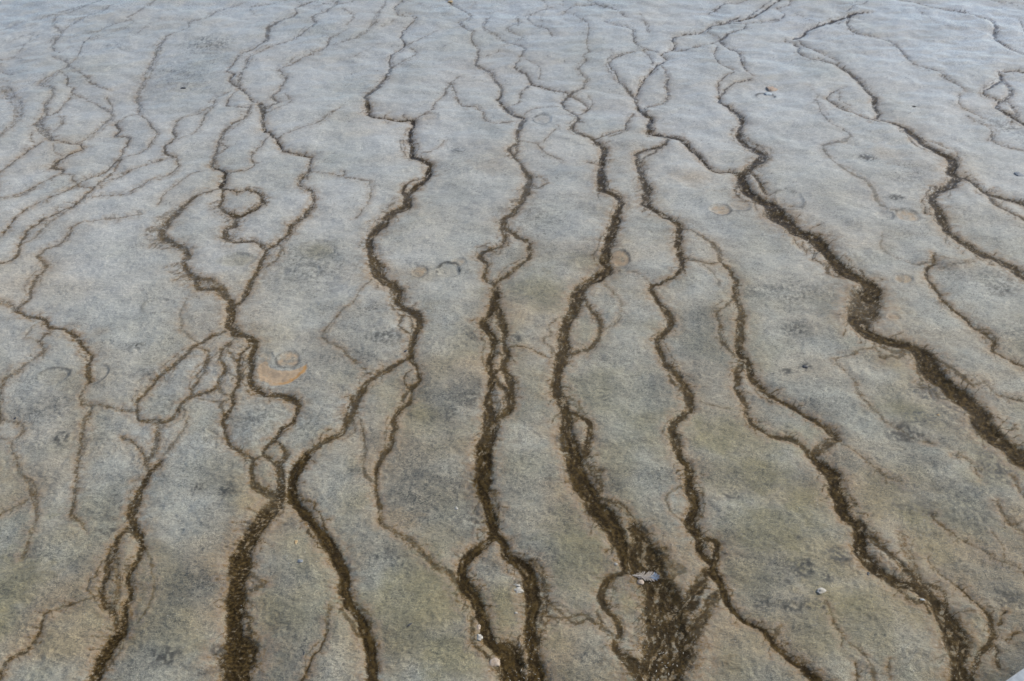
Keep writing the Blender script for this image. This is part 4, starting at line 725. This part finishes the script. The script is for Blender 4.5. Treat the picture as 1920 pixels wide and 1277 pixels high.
def crust_material(name):
    m, nt, b = new_mat(name)
    geo = nt.nodes.new('ShaderNodeNewGeometry')
    pos = geo.outputs['Position']
    def noise(scale, detail=3, rough=.55, sx=1, sy=1, dist=0):
        mp = nt.nodes.new('ShaderNodeMapping'); mp.inputs['Scale'].default_value = (sx, sy, 1)
        nt.links.new(pos, mp.inputs[0])
        n = node(nt, 'ShaderNodeTexNoise'); n.inputs['Scale'].default_value = scale; n.inputs['Detail'].default_value = detail
        n.inputs['Roughness'].default_value = rough; n.inputs['Distortion'].default_value = dist
        nt.links.new(mp.outputs[0], n.inputs['Vector']); return n.outputs[0]
    def attr(nm):
        a = nt.nodes.new('ShaderNodeAttribute'); a.attribute_name = nm
        s = nt.nodes.new('ShaderNodeSeparateColor'); nt.links.new(a.outputs['Color'], s.inputs[0])
        return s.outputs[0], s.outputs[1], s.outputs[2], a.outputs['Alpha']
    brown, stain, rim, grey = attr('cover')
    tan, olive, orange, wet = attr('tint')
    ring_a = nt.nodes.new('ShaderNodeAttribute'); ring_a.attribute_name = 'ring'; ring = ring_a.outputs['Fac']
    grit = noise(330, 4, .65); fine = noise(95, 4, .62, 1, 1.35, .6); midn = noise(28, 4, .6, .7, 1.3, .8); big = noise(3.2, 4, .6)
    # wrinkled skin of the crust: pale crests between darker pores
    wr = mth(nt, 'ABSOLUTE', mth(nt, 'SUBTRACT', fine, .5)); crest = ramp(nt, wr, .075, .0)
    wr2 = mth(nt, 'ABSOLUTE', mth(nt, 'SUBTRACT', midn, .5)); crest2 = ramp(nt, wr2, .06, .0)
    stg_a = nt.nodes.new('ShaderNodeAttribute'); stg_a.attribute_name = 'strength'; strength = stg_a.outputs['Fac']
    gmix = mth(nt, 'ADD', mth(nt, 'MULTIPLY', grit, .5), mth(nt, 'MULTIPLY', fine, .5))
    c = mixc(nt, ramp(nt, big, .35, .65), (.318, .328, .288), (.385, .385, .335))
    c = mixc(nt, ramp(nt, midn, .30, .70), mixc(nt, .35, c, (.19, .188, .178)), c)
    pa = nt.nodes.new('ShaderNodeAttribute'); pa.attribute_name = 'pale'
    c = mixc(nt, mth(nt, 'MULTIPLY', pa.outputs['Fac'], .78), c, (.435, .435, .418))  # far colour lift, including the painted sheen
    c = mixc(nt, mth(nt, 'MULTIPLY', tan, .80), c, (.355, .272, .175))
    c = mixc(nt, mth(nt, 'MULTIPLY', olive, .76), c, (.205, .178, .085))
    gf = mth(nt, 'MULTIPLY', grey, ramp(nt, gmix, .60, .40, .45, 1.0))
    c = mixc(nt, mth(nt, 'MULTIPLY', gf, 1.0, clamp=True), c, (.070, .074, .068))
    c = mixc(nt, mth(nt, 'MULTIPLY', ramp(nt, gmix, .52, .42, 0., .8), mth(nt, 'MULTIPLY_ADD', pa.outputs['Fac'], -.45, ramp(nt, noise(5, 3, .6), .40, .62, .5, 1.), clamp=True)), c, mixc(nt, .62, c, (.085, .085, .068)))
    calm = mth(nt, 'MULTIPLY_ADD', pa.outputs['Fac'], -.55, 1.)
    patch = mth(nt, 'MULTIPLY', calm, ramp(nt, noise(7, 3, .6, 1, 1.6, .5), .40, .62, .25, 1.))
    c = mixc(nt, mth(nt, 'MULTIPLY', patch, ramp(nt, grit, .52, .64, 0., .7)), c, mixc(nt, 1., c, (1.75, 1.72, 1.66), 'MULTIPLY'))
    c = mixc(nt, mth(nt, 'MULTIPLY', crest, .60), c, mixc(nt, 1., c, (1.55, 1.53, 1.48), 'MULTIPLY'))
    c = mixc(nt, mth(nt, 'MULTIPLY', crest2, .55), c, mixc(nt, 1., c, (1.4, 1.38, 1.34), 'MULTIPLY'))
    c = mixc(nt, ramp(nt, orange, .05, .35, 0., .75), c, (.52, .37, .23))
    c = mixc(nt, ramp(nt, orange, .55, 1.0, 0., .75), c, (.55, .28, .07))
    rf = mth(nt, 'MULTIPLY', rim, ramp(nt, grit, .40, .58, .25, 1.))
    c = mixc(nt, mth(nt, 'MULTIPLY', rf, .85), c, (.54, .44, .345))
    sf = mth(nt, 'MULTIPLY', stain, ramp(nt, gmix, .42, .56, .30, 1.1))
    c = mixc(nt, mth(nt, 'MULTIPLY', sf, .90, clamp=True), c, (.205, .128, .050))
    c = mixc(nt, mth(nt, 'MULTIPLY', ring, .95, clamp=True), c, (.080, .076, .062))
    # the brown mat itself, broken into grains at its edge
    th = nt.nodes.new('ShaderNodeAttribute'); th.attribute_name = 'thread'
    bc = mixc(nt, ramp(nt, mth(nt, 'ADD', mth(nt, 'MULTIPLY', th.outputs['Fac'], .6), mth(nt, 'MULTIPLY', grit, .4)), .36, .76), (.026, .0155, .004), (.092, .058, .017))
    bc = mixc(nt, mth(nt, 'MULTIPLY', ramp(nt, fine, .55, .67), .35), bc, (.16, .12, .060))
    gr = mth(nt, 'ADD', mth(nt, 'MULTIPLY', mth(nt, 'SUBTRACT', grit, .5), 2.2), mth(nt, 'MULTIPLY', mth(nt, 'SUBTRACT', fine, .5), 1.5))
    bf = ramp(nt, mth(nt, 'ADD', brown, gr), .36, .72)
    bf = mth(nt, 'MULTIPLY', bf, mth(nt, 'MULTIPLY_ADD', strength, .88, .10, clamp=True))
    c = mixc(nt, bf, c, bc)
    # small wet glints, painted into the colour as white specks
    vor = node(nt, 'ShaderNodeTexVoronoi'); vor.inputs['Scale'].default_value = 95
    nt.links.new(pos, vor.inputs['Vector'])
    sp = nt.nodes.new('ShaderNodeSeparateColor'); nt.links.new(vor.outputs['Color'], sp.inputs[0])
    spk = mth(nt, 'MULTIPLY', ramp(nt, vor.outputs['Distance'], .16, .08), ramp(nt, sp.outputs[0], .975, .985))
    c = mixc(nt, mth(nt, 'MULTIPLY', spk, .8), c, (.62, .60, .57))
    nt.links.new(c, b.inputs['Base Color'])
    ro = mth(nt, 'ADD', ramp(nt, fine, .3, .7, .42, .60), mth(nt, 'MULTIPLY', wet, -.20))
    ro = mth(nt, 'SUBTRACT', ro, mth(nt, 'MULTIPLY', brown, .06))
    nt.links.new(ro, b.inputs['Roughness'])
    b.inputs['IOR'].default_value = 1.36; nt.links.new(mth(nt, 'MULTIPLY_ADD', brown, -.40, .55), b.inputs['Specular IOR Level'])
    nt.links.new(mth(nt, 'MULTIPLY', wet, 1.0), b.inputs['Coat Weight']); b.inputs['Coat IOR'].default_value = 1.33; b.inputs['Coat Roughness'].default_value = .22
    h = mth(nt, 'ADD', mth(nt, 'MULTIPLY', crest, .55), mth(nt, 'ADD', mth(nt, 'MULTIPLY', grit, .7), mth(nt, 'MULTIPLY', crest2, .7)))
    bp = nt.nodes.new('ShaderNodeBump'); bp.inputs['Strength'].default_value = .5; bp.inputs['Distance'].default_value = .0024
    nt.links.new(h, bp.inputs['Height']); nt.links.new(bp.outputs[0], b.inputs['Normal'])
    return m
M_CRUST = crust_material('mineral_crust'); M_MAT = crust_material('microbial_mat')

# ------------------------------------------------------------------ cut the grid into the flat, its channels and its imprints
V = np.stack([X.ravel(), Y.ravel(), Z.ravel()], 1).astype(np.float32)
A1 = np.stack([BROWN.ravel(), STAIN.ravel(), RIMC.ravel(), GREY.ravel()], 1).astype(np.float32)
A2 = np.stack([TAN.ravel(), OLV.ravel(), ORG.ravel(), WET.ravel()], 1).astype(np.float32)
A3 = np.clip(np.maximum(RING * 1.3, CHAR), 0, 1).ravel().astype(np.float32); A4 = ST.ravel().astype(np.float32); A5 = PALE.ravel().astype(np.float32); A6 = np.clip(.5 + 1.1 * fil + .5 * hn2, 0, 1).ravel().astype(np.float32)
idx = np.arange(NU * NV).reshape(NV, NU)
quads = np.stack([idx[1:, :-1], idx[1:, 1:], idx[:-1, 1:], idx[:-1, :-1]], -1).reshape(-1, 4)
cmean = (core[1:, :-1] + core[1:, 1:] + core[:-1, 1:] + core[:-1, :-1]) / 4
own = np.where(cmean > .45, ID[:-1, :-1], -1)
own = np.where((own < 0) & (IMID[:-1, :-1] >= 0), 1000 + IMID[:-1, :-1], own).ravel()

def grid_object(name, faces, mat):
    used = np.zeros(NU * NV, bool); used[faces.ravel()] = True
    vi = np.nonzero(used)[0]; remap = np.zeros(NU * NV, np.int32); remap[vi] = np.arange(len(vi))
    f = remap[faces].astype(np.int32); n = len(f)
    org = np.array([0, 0, 0], np.float32)
    if name != 'ground':
        c = V[vi]; org = np.array([(c[:, 0].min() + c[:, 0].max()) / 2, (c[:, 1].min() + c[:, 1].max()) / 2, 0], np.float32)
    me = bpy.data.meshes.new(name)
    me.vertices.add(len(vi)); me.vertices.foreach_set('co', (V[vi] - org).ravel())
    me.loops.add(n * 4); me.loops.foreach_set('vertex_index', f.ravel())
    me.polygons.add(n); me.polygons.foreach_set('loop_start', np.arange(0, n * 4, 4, dtype=np.int32))
    me.polygons.foreach_set('use_smooth', np.ones(n, bool))
    for nm, A in (('cover', A1), ('tint', A2)):
        at = me.attributes.new(nm, 'FLOAT_COLOR', 'POINT'); at.data.foreach_set('color', A[vi].ravel())
    at = me.attributes.new('ring', 'FLOAT', 'POINT'); at.data.foreach_set('value', A3[vi])
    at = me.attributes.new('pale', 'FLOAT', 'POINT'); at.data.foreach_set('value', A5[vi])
    at = me.attributes.new('thread', 'FLOAT', 'POINT'); at.data.foreach_set('value', A6[vi])
    at = me.attributes.new('strength', 'FLOAT', 'POINT'); at.data.foreach_set('value', A4[vi])
    me.update(calc_edges=True); me.materials.append(mat)
    o = bpy.data.objects.new(name, me); o.location = org.tolist(); COL.objects.link(o)
    return o
def pieces(k, small):
    """connected pieces of the grid cells of one owner, largest first"""
    cells = np.nonzero(own == k)[0]; W = NU - 1
    left = set(cells.tolist()); out = []
    while left:
        c0 = left.pop(); stack = [c0]; comp = [c0]
        while stack:
            c = stack.pop()
            for d in (-1, 1, -W, W, -W - 1, -W + 1, W - 1, W + 1):
                q = c + d
                if q in left: left.remove(q); stack.append(q); comp.append(q)
        out.append(comp)
    out.sort(key=len, reverse=True)
    for comp in out[1:]:
        if len(comp) < small: own[comp] = -1            # specks stay with the crust
    return [c for i, c in enumerate(out) if i == 0 or len(c) >= small]
def tag(o, label, cat, group=None):
    o['label'] = label; o['category'] = cat
    if group: o['group'] = group
    return o

ORD = ['', 'second piece of the ', 'third piece of the ', 'fourth piece of the ', 'fifth piece of the ', 'sixth piece of the ']
for k, key in enumerate(keys):
    nm, lab, grp = L[key]
    cs = pieces(k, 90)
    for i, c in enumerate(cs[:6]):
        if len(c) < 6: continue
        tag(grid_object(nm, quads[c], M_MAT), ' '.join((ORD[i] + lab).split()[:16 if i == 0 else 15]).rstrip(','), 'channel' if nm == 'runoff_channel' else 'rill', grp)
    for c in cs[6:]: own[c] = -1
for k, q in enumerate(IM):
    cs = pieces(1000 + k, 10 ** 9)
    if not cs or len(cs[0]) < 6: continue
    tag(grid_object('oval_imprint', quads[cs[0]], M_CRUST), q[7], 'imprint', 'oval imprints in the crust')
g = grid_object('ground', quads[own < 0], M_CRUST); g['kind'] = 'structure'

# the flat goes on to the horizon
me = bpy.data.meshes.new('outer_flat')
ax_ = np.concatenate([[-3000, -1200, -400, -120, -50, -28], np.arange(-18, 18.1, .3), [28, 50, 120, 400, 1200, 3000]]).astype(np.float32)
ox, oy = np.meshgrid(ax_, ax_); n_ = len(ax_)
oz = -.034 + .010 * fbm(ox / 1.3, oy / 1.3, 3, 201) * (np.hypot(ox, oy) < 25)
oi = np.arange(n_ * n_).reshape(n_, n_)
of = np.stack([oi[:-1, :-1], oi[:-1, 1:], oi[1:, 1:], oi[1:, :-1]], -1).reshape(-1, 4)
me.from_pydata(np.stack([ox.ravel(), oy.ravel(), oz.ravel()], 1).tolist(), [], of.tolist())
opale = sstep(1.25, 4.3, oy + .8 * sstep(.1, -1.3, ox)) * np.clip(.85 + .7 * fbm(ox / 1.5, oy / 1.8, 3, 137), 0, 1)  # same painted far brightening carried onto the outer flat
ogrey = np.clip(.10 + .4 * sstep(.0, .45, fbm(ox / 1.2, oy / 1.0, 3, 203)), 0, 1); otan = np.clip(.12 + .3 * sstep(-.1, .4, fbm(ox / 1.6, oy / 1.2, 3, 205)), 0, 1)
zz_ = np.zeros_like(ox)
for nm, ch4 in (('cover', (zz_, zz_, zz_, ogrey)), ('tint', (otan, .25 * (1 - opale), zz_, .5 * opale))):
    at = me.attributes.new(nm, 'FLOAT_COLOR', 'POINT'); at.data.foreach_set('color', np.stack([q.ravel() for q in ch4], 1).astype(np.float32).ravel())
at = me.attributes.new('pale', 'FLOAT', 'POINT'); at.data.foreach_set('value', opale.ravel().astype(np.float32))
for p in me.polygons: p.use_smooth = True
me.materials.append(M_CRUST)
o = bpy.data.objects.new('outer_flat', me); o['kind'] = 'structure'; COL.objects.link(o)

# height of the flat at a survey position
def zat(cx, cy):
    i = int(np.clip((cx - PU[0]) / 2.15, 1, NU - 2)); j = int(np.clip((cy - PV[0]) / 1.75, 1, NV - 2))
    return float(Z[j - 1:j + 2, i - 1:i + 2].mean())

# ------------------------------------------------------------------ stones, flakes, feather
def stone_material(name, c1, c2, rough=.6, scale=160):
    m, nt, b = new_mat(name)
    tc = nt.nodes.new('ShaderNodeTexCoord')
    n = node(nt, 'ShaderNodeTexNoise'); n.inputs['Scale'].default_value = scale; n.inputs['Detail'].default_value = 5
    nt.links.new(tc.outputs['Object'], n.inputs['Vector'])
    nt.links.new(mixc(nt, ramp(nt, n.outputs[0], .32, .68), c1, c2), b.inputs['Base Color'])
    b.inputs['Roughness'].default_value = rough
    bp = nt.nodes.new('ShaderNodeBump'); bp.inputs['Strength'].default_value = .5; bp.inputs['Distance'].default_value = .002
    nt.links.new(n.outputs[0], bp.inputs['Height']); nt.links.new(bp.outputs[0], b.inputs['Normal'])
    return m
M_WHITE = stone_material('white_sinter', (.34, .315, .26), (.54, .51, .45))
M_PINK = stone_material('pinkish_sinter', (.36, .27, .19), (.52, .43, .34))
M_DARK = stone_material('dark_stone', (.030, .034, .042), (.085, .088, .095))
M_TAN = stone_material('tan_stone', (.36, .24, .11), (.50, .37, .20))
M_BLUE = stone_material('blue_grey_stone', (.15, .17, .19), (.25, .27, .29))
M_ICE = stone_material('pale_blue_flake', (.36, .41, .43), (.48, .52, .53))
M_PEACH = stone_material('peach_flake', (.38, .27, .19), (.48, .37, .28))
def stone(tile, x, y, w, dpt, hgt, mat, label, seed, name='pebble', cat='pebble', rot=0., group='small stones on the crust'):
    cx, cy = TO[tile][0] + x / 3, TO[tile][1] + y / 3
    m = float(mpp(cy)); r = random.Random(seed)
    bm = bmesh.new(); bmesh.ops.create_icosphere(bm, subdivisions=3, radius=1)
    k = [(r.uniform(.9, 3.2), r.uniform(0, 6), r.uniform(.9, 3.2), r.uniform(0, 6)) for _ in range(4)]
    for v in bm.verts:
        f = 1
        for (a, p, bq, q) in k: f += .15 * math.sin(a * 1.9 * v.co.x + p + bq * v.co.z) * math.cos(bq * 2.1 * v.co.y + q)
        c = v.co * f
        for ax in (0, 1): c[ax] = math.copysign(abs(c[ax]) ** .85, c[ax])
        v.co = (c.x * w / 6 * m, c.y * dpt / 6 * m, c.z * hgt / 6 * m * .8)
    me = bpy.data.meshes.new(name); bm.to_mesh(me); bm.free()
    for p in me.polygons: p.use_smooth = True
    me.materials.append(mat)
    o = bpy.data.objects.new(name, me); gx, gy = ground(cx, cy)
    o.location = (float(gx), float(gy), zat(cx, cy) + hgt / 6 * m * .12); o.rotation_euler = (r.uniform(-.12, .12), r.uniform(-.12, .12), rot)
    COL.objects.link(o); tag(o, label, cat, group)
stone('T12', 996, 760, 50, 38, 24, M_WHITE, 'largest white pebble on the pale oval island', 1, rot=.2)
stone('T12', 988, 730, 42, 16, 14, M_WHITE, 'flat white pebble touching the largest one on the oval island', 2, rot=-.2)
stone('T12', 968, 692, 16, 14, 10, M_PINK, 'tiny pinkish pebble at the head of the white pebbles', 3)
stone('T12', 982, 886, 18, 14, 10, M_WHITE, 'small white pebble alone on the lower part of the oval island', 4)
stone('T12', 776, 1030, 34, 46, 20, M_WHITE, 'white pebble in the gap beside the left arm of the dark fork', 5)
stone('T12', 772, 968, 22, 40, 14, M_PINK, 'slim pinkish pebble above the white one beside the dark fork', 6)
stone('T12', 866, 1166, 58, 52, 26, M_PINK, 'pinkish stone wedged at the edge of the dark mat', 7)
stone('T12', 1546, 610, 20, 16, 12, M_WHITE, 'bright white pebble on the edge of the dark mat above the feather', 8)
stone('T12', 646, 298, 20, 22, 10, M_WHITE, 'small white chip on grey crust beside the dark channel', 9)
stone('T12', 1686, 708, 40, 34, 16, M_PINK, 'pinkish stone under the root of the feather', 10)
stone('T22', 778, 782, 56, 36, 16, M_WHITE, 'flat white stone among dark speckled crust', 11, rot=.3)
stone('T22', 1350, 822, 28, 16, 10, M_ICE, 'small pale chip beside the frayed channel', 12)
stone('T22', 1044, 674, 14, 26, 8, M_DARK, 'dark splinter beside the frayed channel', 13, rot=-.5)
stone('T02', 1664, 500, 18, 28, 12, M_TAN, 'small tan pebble on bare crust between two dark channels', 15)
stone('T02', 1690, 606, 30, 22, 14, M_BLUE, 'small blue-grey pebble below the tan one', 16)
stone('T02', 1710, 1122, 8, 22, 8, M_DARK, 'thin black splinter on bare crust', 17)
stone('T21', 690, 780, 34, 24, 14, M_DARK, 'dark grey stone on crust beside a grey smudge', 20)
stone('T21', 1432, 1066, 16, 14, 10, M_TAN, 'tiny yellow-tan pebble in dark speckled crust', 21)
stone('T00', 1030, 497, 30, 16, 10, M_DARK, 'dark chip alone on the wide bare far crust', 23)
stone('T00', 475, 238, 10, 14, 6, M_DARK, 'tiny dark grain on the far wet flat', 24)
stone('T01', 86, 1075, 12, 12, 8, M_DARK, 'tiny dark grain on pale crust', 26)
stone('T20', 505, 494, 62, 58, 12, M_PEACH, 'peach coloured flake of crust on the far flat', 27, 'crust_flake', 'flake', .2, 'loose flakes of crust')
stone('T20', 486, 522, 46, 44, 12, M_ICE, 'pale blue flake of crust on the dark rimmed imprint', 28, 'crust_flake', 'flake', -.1, 'loose flakes of crust')
stone('T20', 1888, 984, 46, 50, 12, M_BLUE, 'blue-grey flake of crust in a pinkish stain', 29, 'crust_flake', 'flake', .4, 'loose flakes of crust')
stone('T10', 612, 8, 30, 30, 10, M_TAN, 'tan flake at the start of the far winding channel', 31, 'crust_flake', 'flake', 0, 'loose flakes of crust')
stone('T11', 362, 690, 12, 24, 8, M_DARK, 'black sliver beside the fork of the elbow channel', 32, rot=-.4)
stone('T12', 385, 958, 10, 30, 6, M_DARK, 'black needle lying on olive crust', 33, rot=-.8)

# feather: shaft, two vanes, blue-grey tip
def mesh_obj(name, verts, faces, mat, parent=None, smooth=True):
    me = bpy.data.meshes.new(name); me.from_pydata(verts, [], faces); me.materials.append(mat)
    for p in me.polygons: p.use_smooth = smooth
    o = bpy.data.objects.new(name, me); COL.objects.link(o)
    if parent: o.parent = parent
    return o
M_FEA = stone_material('feather_white', (.36, .30, .24), (.56, .50, .43), .8, 300); M_TIP = stone_material('feather_blue', (.20, .25, .33), (.36, .42, .50), .8, 300); M_SHAFT = stone_material('feather_shaft', (.55, .50, .44), (.7, .66, .6), .5)
fx0, fy0 = ground(640 + 1640 / 3, 851 + 668 / 3); fx1, fy1 = ground(640 + 1790 / 3, 851 + 678 / 3)
fea = bpy.data.objects.new('feather', None); COL.objects.link(fea)
fz = sorted(zat(640 + q / 3, 851 + 672 / 3) for q in range(1640, 1800, 15))[7] + .002
fea.location = (float(fx0), float(fy0), fz); fl = float(math.hypot(fx1 - fx0, fy1 - fy0)); fea.rotation_euler = (0, 0, math.atan2(fy1 - fy0, fx1 - fx0))
tag(fea, 'ragged grey-white feather with bluish tip lying across the wide dark mat', 'feather')
def vane(x0, x1, side, mat, name, seed):
    r = random.Random(seed); vs, fs = [], []; n = 26
    for i in range(n):                                  # separate barbs swept towards the tip
        t = i / (n - 1); x = (x0 + (x1 - x0) * t) * fl
        wd = .22 * fl * math.sin(math.pi * (.12 + .8 * (x / fl))) * r.choice((.35, .6, .8, 1., 1.15)); bw = (x1 - x0) * fl / n * r.uniform(.3, .6)
        k = len(vs); zz = r.uniform(0, .0015)
        vs += [(x - bw, side * .0008, .0008), (x + bw, side * .0008, .0008), (x + bw + wd * .6, side * wd * .6, .003 + zz), (x + wd * .75, side * wd, .002 + zz), (x - bw * .8 + wd * .5, side * wd * .6, .0025 + zz)]
        vs += [(a, b_, c - .0007) for a, b_, c in vs[k:k + 5]]
        fs += [tuple(range(k, k + 5)), tuple(range(k + 9, k + 4, -1))] + [(k + q, k + (q + 1) % 5, k + 5 + (q + 1) % 5, k + 5 + q) for q in range(5)]
    mesh_obj(name, vs, fs, mat, fea, False)
vane(.05, .70, 1, M_FEA, 'vane', 1); vane(.02, .66, -1, M_FEA, 'vane', 2); vane(.68, .98, 1, M_TIP, 'feather_tip', 3); vane(.64, .98, -1, M_TIP, 'feather_tip', 4)
vs, fs = [], []
for i in range(9):
    t = i / 8; rr = .0016 * (1.1 - t)
    vs += [(t * fl, rr * math.cos(a), .0015 + rr * math.sin(a)) for a in (0, 1.257, 2.513, 3.77, 5.027)]
    if i: fs += [((i - 1) * 5 + q, (i - 1) * 5 + (q + 1) % 5, i * 5 + (q + 1) % 5, i * 5 + q) for q in range(5)]
mesh_obj('shaft', vs, fs, M_SHAFT, fea)

# white mineral slivers caught in the mats: too many and too small to count
r = random.Random(9); vs, fs = [], []
def sliver(cx, cy, ln):
    gx, gy = ground(cx, cy); z = zat(cx, cy) + .0012; a = r.uniform(0, 3.14); w = ln * r.uniform(.12, .3)
    c, s_ = math.cos(a), math.sin(a); k = len(vs); bend = r.uniform(-.4, .4) * ln
    for (u, v) in ((-ln, 0), (0, w + bend), (ln, 0), (0, -w + bend)):
        vs.append((float(gx) + u * c - v * s_, float(gy) + u * s_ + v * c, z))
    vs.append((float(gx), float(gy), z + w * .9)); 
    fs.extend([(k, k + 3, k + 4), (k + 3, k + 2, k + 4), (k + 2, k + 1, k + 4), (k + 1, k, k + 4)])
for (tile, x0, x1, y0, y1, n, ln) in [('T12', 1650, 1920, 1080, 1270, 40, .0042), ('T12', 1030, 1120, 960, 1270, 20, .0036), ('T22', 0, 120, 1000, 1270, 12, .0036), ('T12', 930, 1110, 1200, 1270, 14, .004), ('T12', 1700, 1900, 700, 1080, 18, .003), ('T22', 1500, 1700, 1100, 1270, 12, .003), ('T11', 1200, 1420, 250, 1250, 26, .003), ('T21', 900, 1900, 600, 1270, 14, .003), ('T10', 1400, 1560, 800, 1250, 22, .0035), ('T01', 900, 1450, 50, 600, 26, .003), ('T02', 0, 1900, 100, 1270, 60, .002), ('T12', 0, 1900, 50, 1270, 80, .002), ('T22', 100, 1900, 50, 1270, 70, .002)]:
    for _ in range(n):
        sliver(TO[tile][0] + r.uniform(x0, x1) / 3, TO[tile][1] + r.uniform(y0, y1) / 3, ln * r.uniform(.5, 1.2))
o = mesh_obj('mineral_slivers', vs, fs, M_WHITE, None, False); o['kind'] = 'stuff'
tag(o, 'tiny white mineral slivers scattered over mats and crust', 'mineral slivers')

# ------------------------------------------------------------------ boardwalk under the viewer: its pale edge shows at one corner
BZ = .62
e0 = np.array(ground(1884, 1277, BZ)); e1 = np.array(ground(1920, 1252, BZ))
bd = (e1 - e0) / np.hypot(*(e1 - e0)); bn = np.array([bd[1], -bd[0]])          # along the edge, and away from the flat
if np.dot(bn, -e0) < 0: bn = -bn
def wood(name, c1, c2):
    m, nt, b = new_mat(name)
    tc = nt.nodes.new('ShaderNodeTexCoord'); mp = nt.nodes.new('ShaderNodeMapping'); mp.inputs['Scale'].default_value = (90, 6, 90)
    nt.links.new(tc.outputs['Object'], mp.inputs[0]); n = node(nt, 'ShaderNodeTexNoise'); n.inputs['Scale'].default_value = 1; n.inputs['Detail'].default_value = 5
    nt.links.new(mp.outputs[0], n.inputs['Vector']); nt.links.new(mixc(nt, ramp(nt, n.outputs[0], .3, .7), c1, c2), b.inputs['Base Color']); b.inputs['Roughness'].default_value = .75
    bp = nt.nodes.new('ShaderNodeBump'); bp.inputs['Strength'].default_value = .4; bp.inputs['Distance'].default_value = .002
    nt.links.new(n.outputs[0], bp.inputs['Height']); nt.links.new(bp.outputs[0], b.inputs['Normal'])
    return m
M_WOOD = wood('weathered_planks', (.30, .33, .35), (.46, .49, .51)); M_BEAM = wood('weathered_beam', (.20, .19, .18), (.32, .31, .29))
bw = bpy.data.objects.new('boardwalk', None); COL.objects.link(bw)
bw.location = (float(e0[0]), float(e0[1]), 0); bw.rotation_euler = (0, 0, math.atan2(bd[1], bd[0]))
sgn = 1 if np.dot(bn, np.array([-bd[1], bd[0]])) > 0 else -1
tag(bw, 'pale weathered plank boardwalk standing over the flat', 'boardwalk')
def box_mesh(name, sx, sy, sz, mat, bev=.004):
    bm = bmesh.new(); bmesh.ops.create_cube(bm, size=1)
    for v in bm.verts: v.co = (v.co.x * sx, v.co.y * sy, v.co.z * sz)
    bmesh.ops.bevel(bm, geom=bm.edges[:], offset=bev, segments=2, affect='EDGES')
    me = bpy.data.meshes.new(name); bm.to_mesh(me); bm.free(); me.materials.append(mat); return me
pm = box_mesh('plank', .138, 1.6, .038, M_WOOD)
for i in range(-22, 23):
    o = bpy.data.objects.new('plank', pm); COL.objects.link(o); o.parent = bw
    o.location = (i * .146, sgn * .80 + r.uniform(-.0015, .0), BZ - .019 + r.uniform(-.002, 0))
sm_ = box_mesh('stringer', 6.4, .045, .14, M_BEAM); po = box_mesh('post', .09, .09, .56, M_BEAM)
for yy in (.12, .8, 1.48):
    o = bpy.data.objects.new('stringer', sm_); COL.objects.link(o); o.parent = bw; o.location = (0, sgn * yy, BZ - .041 - .071)
for xx in (-2.4, 0, 2.4):
    for yy in (.19, 1.41):
        o = bpy.data.objects.new('post', po); COL.objects.link(o); o.parent = bw; o.location = (xx, sgn * yy, .23)
